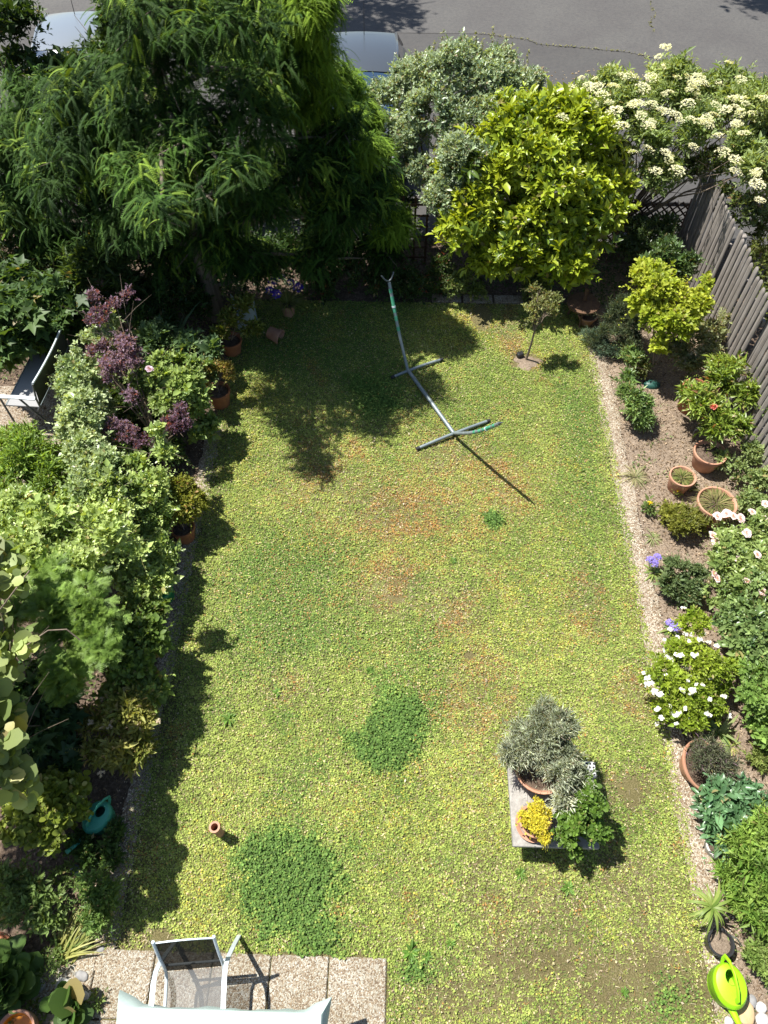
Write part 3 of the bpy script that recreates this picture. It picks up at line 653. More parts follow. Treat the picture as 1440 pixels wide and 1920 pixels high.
# grey green dense shrub
t, B = plant('hedge_maple', 'round silvery grey green shrub between the blue grey car and the laurel', 'shrub', (.7, 11.3, 0),
    [(850, 150, 2.3, .62), (770, 170, 2.1, .48), (930, 160, 2.2, .52), (720, 190, 1.9, .34), (840, 240, 1.9, .6), (960, 190, 2.0, .38), (870, 300, 1.9, .42), (830, 370, 1.4, .32), (890, 360, 1.5, .36), (860, 420, 1.0, .3), (760, 260, 1.8, .32), (790, 320, 1.5, .3), (930, 240, 2.0, .5), (700, 210, 1.9, .25), (990, 170, 1.9, .3), (720, 240, 1.8, .3), (740, 300, 1.5, .3)],
    17000, 5, .042, .62, (.17, .24, .13), (.36, .44, .26), seed=41, c3=(.3, .24, .15), p3=.05, lump=.2, shell=.12, mat='leaf_gloss', stem=dict(n=12, r0=.04, mat='bark'))
fo = FO(42)
for (x, y) in [(815, 78), (830, 62), (870, 82), (892, 60), (905, 75), (925, 52), (950, 70), (960, 85), (845, 75), (990, 95), (780, 95)]:
    p = G(x, y, 2.75); b = p-[0, 0, .5]
    fo = FO(42+x)
    for q in np.linspace(0, 1, 8): fo.add(T_LEAF, np.tile(b+(p-b)*q, (5, 1)), fo.r.normal(size=(5, 3)), .05, np.tile((.25, .26, .12), (5, 1)), .5)
    fo.add(T_STRAIGHT, b[None, :], np.array([[0, 0, 1.0]]), .5, np.array([[.2, .15, .1]]), .02); fo.build('upright_shoot', 'leaf', t)

# laurel
def laurel():
    bl = [(1000, 280, 1.95, .5), (1090, 270, 2.0, .45), (930, 320, 1.7, .5), (1060, 350, 1.6, .62), (900, 400, 1.2, .5), (1000, 440, 1.0, .6), (1110, 420, 1.1, .5), (1060, 215, 2.3, .32), (1140, 360, 1.4, .4), (980, 210, 2.2, .26), (940, 480, .7, .35), (1060, 490, .7, .4), (870, 330, 1.5, .3)]
    bl = [(x-18, y, z, r_*1.1) for x, y, z, r_ in bl]; loc = g2(1005, 540); t = thing('cherry_laurel', 'bright yellow green glossy laurel at the back right of the lawn', 'shrub', loc); B = blobs_px(bl); fo = FO(51)
    foliage(fo, B, 3600, 8, .105, .42, (.22, .31, .022), (.4, .47, .045), tmpl=T_OVAL, seed=51, lump=.22, shell=.12, tipc=(.36, .42, .04))
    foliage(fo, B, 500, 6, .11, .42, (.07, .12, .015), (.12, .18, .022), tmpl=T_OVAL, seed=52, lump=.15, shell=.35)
    fo.build('foliage', 'leaf_gloss', t); stems(t, loc, B, n=12, r0=.05, mat='bark', seed=3)
laurel()
# elder with cream umbels
t, B = plant('elder_shrub', 'elder shrub covered in flat cream flower heads in front of the road', 'shrub', (3.7, 11.1, 0),
    [(1250, 175, 2.3, .5), (1150, 190, 2.2, .42), (1350, 185, 2.3, .45), (1420, 220, 2.3, .45), (1310, 250, 2.0, .42), (1210, 260, 1.9, .36), (1390, 290, 2.0, .34), (1080, 200, 2.2, .28), (1240, 330, 1.5, .3), (1420, 330, 2.0, .3), (1160, 290, 1.5, .28)],
    5600, 6, .075, .34, (.16, .23, .065), (.32, .39, .14), seed=61, lump=.25, shell=.3, stem=dict(n=22, r0=.035, mat='stem_brown'), spread=1.2)
umb = [(1180, 143), (1222, 145), (1255, 135), (1150, 160), (1120, 165), (1090, 170), (1195, 195), (1222, 195), (1255, 172), (1320, 155), (1355, 158), (1395, 150), (1360, 205), (1380, 200), (1428, 180), (1395, 250), (1345, 255), (1187, 285), (1215, 280), (1248, 285), (1300, 275), (1355, 285), (1380, 322), (1415, 325), (1230, 320), (1165, 235), (1152, 207), (1268, 215), (1072, 168), (1045, 170), (1300, 165), (1340, 215), (1400, 180), (1290, 195), (1110, 190), (1420, 345), (1425, 375), (1380, 300), (1270, 320), (1215, 235), (1330, 235), (1412, 212), (1240, 205), (1130, 178), (1205, 165)]
clusters(t, B, 0, head_mesh('flower_head', 'petal', .1, 110, .013, (.72, .7, .45), (.85, .83, .62), .25, seed=2), 'flower_head', 'petal', 5, [(x, y, 2.55 if y < 260 else 2.2) for x, y in umb], 0, (.7, 1.2))
random.seed(3); clusters(t, B, 0, head_mesh('flower_head', 'petal', .085, 90, .013, (.66, .66, .4), (.84, .82, .6), .3, seed=9), 'flower_head', 'petal', 6, [(random.uniform(1050, 1435), random.uniform(140, 235), 2.75) for _ in range(30)], 0, (.6, 1.2))
clusters(t, B, 38, head_mesh('flower_head', 'petal', .06, 80, .012, (.7, .7, .42), (.82, .8, .58), .25, seed=3), 'flower_head', 'petal', 8, out=.12, sc=(.8, 1.4))
plant('ivy_mound', 'pale leafy shrub climbing over the far end of the picket fence', 'shrub', (1330, 300, 0) and (5.0, 10.6, 0),
    [(1330, 310, 1.7, .25), (1290, 320, 1.5, .22), (1400, 400, 1.5, .28), (1360, 360, 1.5, .15)], 800, 5, .05, .5, (.1, .15, .04), (.19, .23, .08), seed=62, c3=(.3, .2, .12), p3=.06)
plant('neighbour_shrub', 'dark yellowish shrub beyond the picket fence at the right edge', 'shrub', (5.6, 8.9, 0),
    [(1450, 440, 1.2, .4), (1445, 500, 1.1, .35), (1480, 380, 1.4, .5), (1440, 270, 2.0, .3), (1460, 560, 1.0, .4)], 2600, 5, .05, .5, (.06, .09, .02), (.15, .17, .035), seed=63)
plant('dark_shrub', 'dark shrub between the laurel and the picket fence', 'shrub', (1230, 470),
    [(1210, 440, .5, .3), (1240, 470, .5, .25), (1190, 470, .4, .25), (1250, 430, .6, .22), (1150, 330, .9, .3)], 1300, 5, .06, .42, (.05, .085, .03), (.1, .15, .05), seed=64, mat='leaf_gloss', stem=dict(n=5, r0=.02))

# street trees on the far side of the road; only their shade reaches the picture
def street_tree(loc, h, bl, seed, label):
    t = thing('street_tree', label, 'tree', loc, 0, 'street trees over the road'); B = np.array([[loc[0]+b[0], loc[1]+b[1], h+b[2], b[3], b[3], b[3]*.45] for b in bl]); fo = FO(seed)
    foliage(fo, B, 3000, 5, .13, .5, (.05, .09, .02), (.09, .15, .03), seed=seed, shell=.5, lump=.3); fo.build('crown', 'leaf', t)
    stems(t, loc, B, n=8, r0=.22, mat='bark', name='trunk', trunk=h*.55, seed=seed)
street_tree((-5.5, 22.6, 0), 7.2, [(0, 0, 0, 2), (1.6, -.6, .2, 1.3), (-2, -.8, -.2, 1.8), (.6, -1.4, .8, 1), (-4, -1, .2, 1.4), (-3, -3.0, .6, 1.0)], 71, 'street tree shading the road behind the conifers')
street_tree((6.3, 23.6, 0), 7, [(0, 0, 0, 1.8), (1.8, .2, .3, 1.5), (-.9, -.7, .6, .7), (3, -.8, 0, 1.4)], 72, 'street tree shading the top right corner of the road')
nt2 = thing('unseen_shade_tree', 'unseen loose leafy tree added to shade the bottom left of the garden', 'tree', (-4.9, 1.2, 0)); B = np.array([[-4.4, .7, 2.9, .28, .28, .2], [-4.6, 1.3, 3.0, .3, .3, .2], [-4.35, 1.8, 2.9, .22, .22, .16], [-4.9, 1.7, 3.2, .4, .4, .3], [-4.7, .2, 3.0, .35, .35, .3], [-4.3, .1, 2.7, .25, .25, .2]])  # out of view on the left, added to cast broken shade on the bed
fo = FO(73); foliage(fo, B, 480, 5, .09, .6, (.08, .14, .03), (.16, .24, .05), shell=.5, seed=73); fo.build('crown', 'leaf', nt2); stems(nt2, (-4.9, 1.2, 0), B, n=6, r0=.07, mat='bark', name='trunk', trunk=1.6)
print('trees done')

# ------------------------------------------------------------------ cars
def car(label, loc, rz, paint, glass='car_glass'):
    t = thing('parked_car', label, 'car', loc, rz)
    # length along y, nose at -y. stations: y, half width, sill z, shoulder z
    def loft(st, name, mat, top=True, par=t, e=5):
        mb = MB(); seg = 20; vs = []
        for (y, hw, z0, z1) in st:
            for k in range(seg):
                q = 2*math.pi*k/seg; cx, cz = math.cos(q), math.sin(q)
                x = hw*math.copysign(abs(cx)**(2/e), cx); z = (z0+z1)/2+(z1-z0)/2*math.copysign(abs(cz)**(2/e), cz); vs.append((x, y, z))
        n = len(st); fs = [(i*seg+k, i*seg+(k+1) % seg, (i+1)*seg+(k+1) % seg, (i+1)*seg+k) for i in range(n-1) for k in range(seg)]
        fs += [tuple(range(seg))[::-1], tuple((n-1)*seg+k for k in range(seg))]; mb.add(vs, fs); return mb.build(name, mat, par)
    body = loft([(-2.12, .62, .3, .62), (-2.02, .78, .22, .74), (-1.7, .85, .2, .86), (-1.0, .87, .2, .96), (0, .88, .2, .98), (1.2, .88, .2, .99), (1.75, .84, .22, .98), (1.95, .74, .28, .9)], 'body', paint)
    def band(sts, name, mat):
        mb = MB()
        vs = []
        for (y, hw, z) in sts:
            for k in range(9):
                a = -1+k/4; vs.append((hw*a, y+.06*a*a*(1 if y > 0 else 1), z-.05*a*a))
        n = len(sts); mb.add(vs, [(i*9+k, i*9+k+1, (i+1)*9+k+1, (i+1)*9+k) for i in range(n-1) for k in range(8)])
        return mb.build(name, mat, t)
    band([(-1.12, .72, .965), (-.9, .7, 1.1), (-.62, .67, 1.27), (-.38, .63, 1.385)], 'windscreen', glass)
    band([(-.38, .64, 1.4), (-.1, .65, 1.45), (.5, .65, 1.465), (1.0, .62, 1.44), (1.2, .6, 1.41)], 'roof', paint)
    band([(1.2, .6, 1.4), (1.5, .66, 1.2), (1.74, .7, .98)], 'rear_window', glass)
    for s in (-1, 1):
        mb = MB(); a = [(-1.08, .76, .95), (-.4, .64, 1.37), (.4, .655, 1.41), (1.18, .61, 1.36), (1.7, .74, .97), (.3, .8, .96)]
        mb.add([(s*x, y, z) for y, x, z in a], [(0, 1, 2, 5), (5, 2, 3, 4)]); mb.build('side_window', glass, t)
        mb = MB(); mb.tube([(s*.74, -1.1, .95), (s*.635, -.38, 1.385), (s*.655, .4, 1.42), (s*.61, 1.2, 1.38), (s*.73, 1.72, .97)], .028, 6); mb.tube([(s*.655, .35, 1.41), (s*.81, .3, .96)], .025, 6); mb.build('window_frame', paint, t)
        mb = MB(); mb.box((s*.95, -.85, 1.02), (.18, .1, .13)); mb.build('wing_mirror', paint, t)
        mb = MB(); mb.box((s*.62, -2.0, .66), (.28, .12, .14)); mb.build('headlight', 'lamp_glass', t)
        for y in (-1.35, 1.25):
            mb = MB(); mb.tube([(s*.66, y, .31), (s*.9, y, .31)], .31, 24); w_ = mb.build('wheel', 'rubber', t)
            mb = MB(); mb.tube([(s*.895, y, .31), (s*.91, y, .31)], .19, 20); mb.build('rim', 'metal_grey', w_)
    mb = MB(); mb.tube([(0, -.3, 1.43), (0, -.1, 1.75)], [.006, .003], 5) if False else mb.tube([(0, 1.0, 1.44), (0, 1.12, 1.95)], [.008, .004], 5); mb.build('antenna', 'plastic_black', t)
    mb = MB(); mb.box((0, -2.1, .36), (1.1, .08, .1)); mb.build('bumper_grille', 'plastic_black', t)
    return t
car('blue grey car parked nose in beyond the conifer with a thin roof antenna', (-.8, 14.35, -.02), 0, 'car_silver')
car('whitish car half hidden behind the conifer at the top left', (-6.45, 15.1, -.02), math.radians(8), 'car_white')

# ------------------------------------------------------------------ picket fence on the right
FX = 4.69
def fence_panel(t, y0, y1, h, x, i):
    rr = random.Random(i); mb = MB(); y = y0; 
    while y < y1-.03:
        w_ = rr.uniform(.088, .104); hh = h+rr.uniform(-.03, .03); o = rr.uniform(-.006, .006); ln = rr.uniform(-.008, .008); ly = rr.uniform(-.006, .006)
        vs = []; zs = [(.02, 1), (hh*.5, 1), (hh-.07, 1), (hh-.035, .86), (hh-.012, .55), (hh, .15)]
        for z, k in zs:
            for q in range(10):
                a = 2*math.pi*q/10; vs.append((x+o+ln*z/h+.024*max(math.cos(a), -.3)*-1*(.5+.5*k), y+w_/2+ly*z/h+w_/2*k*math.sin(a), z))
        mb.add(vs, [(i*10+q, (i+1)*10+q, (i+1)*10+(q+1) % 10, i*10+(q+1) % 10) for i in range(5) for q in range(10)]+[tuple(50+q for q in range(10))])
        y += w_+rr.uniform(.02, .04)
    return mb.build('picket_panel', 'wood_grey', t)
t = thing('picket_fence', 'tall weathered grey wooden picket fence along the right side', 'fence', (0, 0, 0))
for i, (a, b, h, x) in enumerate([(1.0, 3.05, 1.5, 4.72), (3.1, 5.15, 1.52, 4.71), (5.2, 7.35, 1.5, 4.74), (7.45, 9.0, 1.62, 4.68), (9.06, 10.75, 1.6, 4.66)]):
    fence_panel(t, a, b, h, x, i)
    for z_ in (.4, h-.35): mb = MB(); mb.box((x+.055, (a+b)/2, z_), (.04, b-a, .08)); mb.build('rail', 'wood_grey', t)
    mb = MB(); mb.box((x+.13, a-.03, h*.5-.05), (.09, .09, h-.1)); mb.build('post', 'wood_grey', t)
# lattice fence at the back
t = thing('lattice_fence', 'low dark lattice fence at the back between laurel and picket fence', 'fence', (3.9, 10.85, 0))
mb = MB()
for k in range(-9, 10):
    for s in (-1, 1):
        x0 = k*.13; a = [x0-s*.4, x0+s*.4]; z = [.05, .85]
        pts = [(max(-.75, min(.75, a[0])), s*.008, .05+(max(-.75, min(.75, a[0]))-a[0])*s), (max(-.75, min(.75, a[1])), s*.008, .85-(a[1]-max(-.75, min(.75, a[1])))*s)]
        if pts[1][2]-pts[0][2] > .1: mb.tube(pts, .014, 4)
mb.build('lattice', 'wood_brown', t)
for x in (-.8, .8):
    mb = MB(); mb.box((x, 0, .45), (.08, .08, .9)); mb.build('post', 'wood_brown', t)
t = thing('garden_trellis', 'brown wooden trellis standing in the shade left of the laurel', 'trellis', g2(775, 492), 0)
for i, x in enumerate((-.19, .0, .19)):
    mb = MB(); mb.box((x, 0, .6), (.035, .022, 1.2)); mb.build('upright', 'wood_brown', t)
mb = MB()
for k in range(6): mb.box((0, -.02, .12+k*.19), (.44, .018, .03))
mb.build('crossbars', 'wood_brown', t)

# ------------------------------------------------------------------ pots
def pot_prof(rt, h, taper=.72, rim=.18, th=.014):
    rb = rt*taper; rh = h*rim
    return [(0, .0), (rb*.96, 0), (rb, .006), (rt*.93, h-rh), (rt*1.0, h-rh+.003), (rt*1.03, h-.008), (rt*1.02, h), (rt-th, h), (rt-th*1.4, h-.01), (rt*.9-th, h-rh), (rt*.86-th, h*.72)]
def pot(parent, rt, h, mat='terracotta', soil='soil', taper=.72, name='pot', rot=None, loc=(0, 0, 0), s=.82, plant_soil=True):
    mb = MB(); mb.lathe(pot_prof(rt, h, taper)+([] if plant_soil else [(rt*taper*.95-.014, .03), (0, .03)]), 32); p = mb.build(name, mat, parent); p.location = loc
    if rot: p.rotation_euler = rot
    if plant_soil:
        mb = MB(); mb.lathe([(rt*.9-.012, h*s), (rt*.5, h*s+.008), (0, h*s+.012)], 24); q = mb.build('soil', soil, p)
    return p
G_POT = 'terracotta pots around the garden'
def potted(name, label, cat, base, rt, h, fn=None, mat='terracotta', soil='soil', taper=.72, pname='pot', lean=None):
    loc = g2(*base); t = thing(name, label, cat, loc); pot(t, rt, h, mat, soil, taper, pname, rot=lean)
    if fn: fn(t, loc)
    return t
# right hand side pots
def big_dry(t, loc):
    fo = FO(81); r = fo.r; tuft(fo, (loc[0], loc[1], .29), 420, .14, .007, (.1, .15, .03), (.34, .26, .13), rad=.17, lean=1.2); fo.build('dry_grass', 'leaf_matt', t)
potted('planter', 'large terracotta pot of dry grass nearest the fence in the bright right bed', 'pot', (1326, 970), .235, .34, big_dry)
def small_dry(t, loc):
    fo = FO(82); tuft(fo, (loc[0], loc[1], .22), 260, .1, .008, (.1, .16, .03), (.3, .24, .1), rad=.09, lean=1.2); fo.build('dry_grass', 'leaf_matt', t)
potted('planter', 'small terracotta pot of weedy soil left of the large dry grass pot', 'pot', (1268, 915), .165, .26, small_dry)
potted('planter', 'terracotta pot under the peony bush with a black trowel in it', 'pot', (1318, 872), .21, .28)
mb = MB(); mb.tube([(0, 0, 0), (-.02, 0, .12), (-.03, .0, .2)], [.008, .01, .012], 7); mb.box((-.03, 0, .24), (.05, .02, .09))
o = mb.build('garden_trowel', 'plastic_black'); o.location = G(1297, 832, .2); tag(o, 'black handled trowel standing in the pot under the peony bush', 'trowel')
def deep(t, loc):
    fo = FO(83); foliage(fo, np.array([[loc[0]-.06, loc[1]+.12,   .38, .07, .07, .05]]), 25, 4, .03, .5, (.1, .16, .04), (.2, .25, .1)); fo.build('seedlings', 'leaf', t)
potted('planter', 'deep shaded terracotta pot behind the peony bush near the picket fence', 'pot', (1288, 765), .19, .4, deep, 'terracotta_dark')
# bowl pots
def lav(t, loc):
    B = np.array([[loc[0]+.09, loc[1]-.02, .36, .24, .2, .14]]); fo = FO(84)
    foliage(fo, B, 900, 6, .04, .13, (.12, .14, .08), (.24, .25, .16), c3=(.25, .17, .2), p3=.12, shell=.45, spread=.8, tmpl=T_LEAF, upw=1); fo.build('foliage', 'leaf_matt', t)
t = thing('potted_lavender', 'leaning wide terracotta bowl of grey lavender beside the edging', 'potted plant', g2(1292, 1440), 0)
pot(t, .25, .2, 'terracotta', taper=.55, rot=(.12, .42, 0)); loc = t.location; lav(t, loc)
# left side pots
def azalea(t, loc):
    B = blobs_px([(430, 600, .55, .17), (455, 575, .65, .14), (410, 630, .45, .14), (475, 620, .45, .13)]); fo = FO(85)
    foliage(fo, B, 330, 7, .06, .34, (.1, .14, .02), (.2, .22, .035), c3=(.3, .24, .06), p3=.1, tmpl=T_OVAL, mat=None) if False else foliage(fo, B, 330, 7, .06, .34, (.1, .14, .02), (.2, .22, .035), c3=(.3, .24, .06), p3=.1, tmpl=T_OVAL)
    fo.build('foliage', 'leaf', t); stems(t, (loc[0], loc[1], .25), B, n=5, r0=.012)
potted('potted_rhododendron', 'potted rhododendron with long leaves in front of the grey sack', 'potted plant', (437, 660), .17, .25, azalea, 'terracotta_dark')
def small_leaf(t, loc):
    B = blobs_px([(425, 690, .55, .1), (395, 695, .55, .12), (430, 705, .45, .09), (380, 720, .5, .1)]); fo = FO(86)
    foliage(fo, B, 600, 5, .026, .5, (.18, .18, .03), (.34, .28, .06), c3=(.45, .25, .1), p3=.12); fo.build('foliage', 'leaf', t); stems(t, (loc[0], loc[1], .25), B, n=4, r0=.01)
potted('potted_shrub', 'potted golden spiraea like shrub at the left lawn edge below the rhododendron', 'potted plant', (415, 757), .17, .28, small_leaf, 'terracotta_dark')
def box_round(t, loc):
    B = blobs_px([(345, 930, .55, .25, .2), (330, 960, .45, .2), (365, 950, .45, .17)]); fo = FO(87)
    foliage(fo, B, 1700, 5, .034, .5, (.13, .17, .02), (.28, .29, .045), c3=(.42, .25, .08), p3=.06); fo.build('foliage', 'leaf', t); stems(t, (loc[0], loc[1], .2), B, n=5, r0=.012)
potted('potted_azalea', 'dense yellow green azalea in a terracotta pot at the left edging', 'potted plant', (350, 1008), .15, .25, box_round, 'terracotta_dark')
def violet(t, loc):
    fo = FO(88); tuft(fo, (loc[0], loc[1], .2), 160, .28, .012, (.12, .17, .03), (.26, .28, .08), rad=.1, lean=1.3); fo.build('leaves', 'leaf', t)
    me = head_mesh('flower_head', 'petal', .06, 60, .018, (.07, .04, .45), (.14, .09, .6), .9, seed=4)
    clusters(t, None, 0, me, 'flower_head', 'petal', 3, [(512, 530, .5), (530, 520, .55), (505, 545, .5), (545, 530, .5), (518, 552, .45), (560, 540, .45)], 0, (.8, 1.3))
potted('potted_agapanthus', 'terracotta pot of violet blue flowers in the deep shade', 'potted plant', (542, 590), .12, .22, violet, 'terracotta_old')
# fallen pot
t = thing('fallen_pot', 'empty terracotta pot lying on its side on the shaded lawn', 'pot', g2(516, 636), 0)
pot(t, .115, .21, 'terracotta_old', name='pot_body', plant_soil=False, taper=.78, rot=(math.radians(100), 0, math.radians(68)), loc=(-.09, .03, .115))
# tube in the lawn
t = thing('clay_tube', 'short terracotta tube standing upright in the lawn above the chair', 'tube', (-1.64, 1.36, 0))
mb = MB(); mb.lathe([(.04, 0), (.042, .29), (.052, .29), (.053, .31), (.034, .31), (.032, .02), (0, .02)], 24); mb.build('tube_body', 'terracotta', t)
# bottom left pots
t = thing('orange_pot', 'round clay pot with bright orange glazed inside at the bottom left corner', 'pot', g2(52, 1935, 0))
mb = MB(); mb.lathe([(.09, 0), (.15, .14), (.165, .26), (.16, .27), (.145, .268), (.135, .25)], 32); mb.build('pot', 'terracotta_old', t)
mb = MB(); mb.lathe([(.135, .25), (.12, .2), (.0, .17)], 32); mb.build('glazed_dish', 'glaze_orange', t)
mb = MB(); mb.box((0, 0, .03), (.4, .11, .03)); o = mb.build('wooden_board', 'wood_board'); o.location = G(108, 1916, .03); tag(o, 'flat pale wooden board beside the orange glazed pot', 'board')
def weeds_in(t, loc):
    fo = FO(89); foliage(fo, np.array([[loc[0], loc[1]-.05, .2, .09, .09, .05]]), 30, 4, .04, .5, (.08, .14, .03), (.2, .26, .08)); fo.build('seedlings', 'leaf', t)
potted('planter', 'shaded terracotta pot with few seedlings cut by the left picture edge', 'pot', (8, 1790), .16, .22, weeds_in, 'terracotta_dark', 'terracotta_dark')
# black pot and agapanthus like plant
def blackpot(t, loc):
    fo = FO(90); p = G(1335, 1700, .35); tuft(fo, p, 46, .2, .022, (.14, .22, .04), (.28, .34, .09), rad=.03, lean=1.4, up=.5); fo.build('leaves', 'leaf', t)
    mb = MB(); o = Vector(loc); mb.tube([Vector((loc[0]+.02, loc[1]+.02, .14))-o, Vector(p)-o], [.008, .005], 6); mb.build('stem', 'stem_brown', t)
potted('potted_lily', 'black plastic pot with arching strap leaves above the lime watering can', 'potted plant', (1340, 1770), .115, .16, blackpot, 'plastic_black', 'soil_light', .85)
mb = MB(); mb.tube([g2(1362, 1750, .1), g2(1382, 1760, .14), g2(1395, 1780, .1), g2(1408, 1808, .03)], .006, 6)
tag(mb.build('garden_hose', 'hose'), 'thin dark hose end lying between black pot and right edge', 'hose')

# ------------------------------------------------------------------ slab table with pots
t = thing('slab_table', 'grey stone slab on low blocks carrying the herb pots on the lawn', 'stone slab', (0, 0, 0)); 
x0, x1, y0, y1 = 1.16, 1.96, 1.26, 2.06; t.location = ((x0+x1)/2, (y0+y1)/2, 0)
mb = MB(); mb.box((0, 0, .33), (x1-x0, y1-y0, .06)); mb.build('slab_top', 'concrete', t)
for s in (-1, 1):
    mb = MB(); mb.box((s*.27, 0, .15), (.14, .5, .3)); mb.build('support_block', 'concrete', t)
ZS = .36
def on_slab(name, label, px, py, rt, h, fn, mat='terracotta', cat='potted plant', saucer=False):
    p = g2(px, py, ZS+h*.9); t = thing(name, label, cat, (p[0], p[1], ZS)); pot(t, rt, h, mat)
    if saucer: 
        mb = MB(); mb.lathe([(rt*.9, .002), (rt*1.15, .035), (rt*1.12, .035), (rt*.85, .006)], 30); mb.build('saucer', mat, t)
    fn(t, (p[0], p[1], ZS+h*.85)); return t
def helichrysum(t, loc):
    B = blobs_px([(1000, 1400, .75, .24, .2), (1045, 1440, .75, .2, .18), (1040, 1370, .8, .2, .18), (970, 1420, .72, .15), (1075, 1460, .68, .12), (1020, 1345, .8, .13), (1055, 1500, .65, .1)]); fo = FO(91)
    foliage(fo, B, 5200, 7, .05, .09, (.34, .39, .27), (.68, .72, .58), shell=.55, lump=.3, spread=.7, upw=.7, c3=(.4, .34, .28), p3=.05, jit=.2); fo.build('foliage', 'leaf_matt', t); stems(t, loc, B, n=14, r0=.012)
on_slab('potted_curry_plant', 'large terracotta pot of silvery curry plant on the stone slab', 1014, 1437, .255, .24, helichrysum)
def sedum(t, loc):
    B = blobs_px([(1005, 1515, .6, .07), (985, 1535, .6, .07), (1010, 1545, .62, .09), (1020, 1570, .58, .06), (1025, 1525, .55, .05)]); fo = FO(92)
    foliage(fo, B, 1000, 6, .014, .6, (.5, .45, .03), (.68, .6, .07), c3=(.3, .34, .04), p3=.12, upw=1); fo.build('foliage', 'leaf', t)
on_slab('potted_sedum', 'terracotta pot of yellow sedum at the front corner of the stone slab', 1003, 1540, .145, .15, sedum, saucer=True)
def geran(t, loc):
    B = blobs_px([(1100, 1500, .66, .17, .14), (1070, 1540, .6, .14), (1060, 1570, .5, .1), (1110, 1555, .5, .12), (1090, 1470, .68, .1), (1135, 1565, .45, .05), (1080, 1600, .38, .06)]); fo = FO(93)
    foliage(fo, B, 1500, 4, .022, .85, (.05, .11, .014), (.13, .22, .03), tmpl=T_ROUND, shell=.3, spread=1.3, lump=.2); fo.build('foliage', 'leaf', t); stems(t, loc, B, n=10, r0=.008)
on_slab('potted_geranium', 'bushy round leaved plant spilling over the right of the stone slab', 1095, 1525, .1, .14, geran, 'plastic_black')
# white perforated holder
p = g2(1103, 1442, ZS+.1); t = thing('perforated_holder', 'white square holder with round holes beside the curry plant', 'holder', (p[0], p[1], ZS))
mb = MB(); mb.box((0, 0, .05), (.15, .15, .1)); mb.build('holder_body', 'ceramic_white', t)
mb = MB()
for i in range(4):
    for j in range(4):
        a = (i-1.5)*.034+(.008 if j % 2 else 0); b = (j-1.5)*.034; mb.add([(a+.011*math.cos(q*.785), b+.011*math.sin(q*.785), .102) for q in range(8)], [tuple(range(8))])
mb.build('holes', 'spots', t)
p = g2(1118, 1528, ZS+.12); t = thing('glass_lantern', 'small dark round lantern at the right edge of the stone slab', 'lantern', (p[0]+.0, p[1], ZS))
mb = MB(); mb.lathe([(0, 0), (.045, 0), (.055, .04), (.055, .1), (.045, .12), (.04, .12), (.048, .04), (0, .02)], 20); mb.build('lantern_body', 'metal_dark', t)
mb = MB(); [mb.tube([(.05*math.cos(a), .05*math.sin(a), .12), (.02*math.cos(a), .02*math.sin(a), .16)], .003, 5) for a in (0, 1.57, 3.14, 4.7)]; mb.tube([(.02*math.cos(a*.52), .02*math.sin(a*.52), .16) for a in range(13)], .004, 5); mb.build('wire_handle', 'metal_dark', t)
# dry mat of stems hanging under the slab front
# ------------------------------------------------------------------ hammock stand
t = thing('hammock_stand', 'grey and green metal hammock stand without hammock on the lawn', 'hammock stand', (0, 0, 0)); 
A0 = Vector((.14, 7.72, .07)); B0 = Vector((.78, 6.52, .07)); d = (B0-A0).normalized(); s = Vector((d.y, -d.x, 0))
mb = MB(); mb.tube([A0, B0], .028, 10); mb.build('base_beam', 'metal_grey', t)
for (c, nm) in ((A0, 'foot_bar'), (B0, 'foot_bar')):
    L = .42 if c is A0 else .57; off_ = Vector((.14, .07, 0)) if c is A0 else Vector((0, 0, 0))
    mb = MB(); pts = [c+off_+s*L*k/4*1.0+Vector((0, 0, -.045+.02*(1-(k/4)**2)+.015)) for k in range(-4, 5)]; mb.tube(pts, .022, 10); fb = mb.build(nm, 'metal_grey', t)
    for e in (pts[0], pts[-1]):
        q = (e-c).normalized(); mb = MB(); mb.tube([e-q*.04, e+q*.012], .026, 10); mb.build('end_cap', 'rubber', fb)
def arm(base, tip, sag):
    pts = []
    for k in range(9):
        t_ = k/8; p = base.lerp(tip, t_); p.z -= sag*math.sin(math.pi*t_); pts.append(p)
    return pts
ar1 = arm(A0, Vector((-.155, 8.32, 1.15)), .06); mb = MB(); mb.tube(ar1, .024, 10); a1 = mb.build('arm', 'metal_grey', t)
ar2 = arm(B0, Vector((1.205, 5.72, 1.18)), .07); mb = MB(); mb.tube(ar2, .024, 10); a2 = mb.build('arm', 'metal_grey', t)
for pts, o_ in ((ar1, a1), (ar2, a2)):
    for (i0, i1) in ((4, 4.35), (4.9, 5.3), (5.6, 6.9), (7.2, 7.5)):
        def at(u): i = min(int(u), 7); return pts[i].lerp(pts[i+1], u-i)
        mb = MB(); mb.tube([at(i0), at((i0+i1)/2), at(i1)], .0255, 10); mb.build('green_paint', 'paint_green', o_)
    mb = MB(); mb.tube([at(6.0), at(6.15)], .03, 10); mb.build('collar', 'metal_pale', o_)
e = ar1[-1]; ud = (ar1[-1]-ar1[-2]).normalized()
mb = MB(); mb.tube([e+ud*(.02+.1*(k/6)**2)*1+s*k/6*.095 for k in range(-6, 7)], .011, 8); mb.build('hook', 'metal_dark', a1)
e = ar2[-1]; ud = (ar2[-1]-ar2[-2]).normalized()
mb = MB(); mb.tube([e, e+ud*.05, e+ud*.09], [.02, .013, .007], 8); mb.build('hook', 'metal_dark', a2)

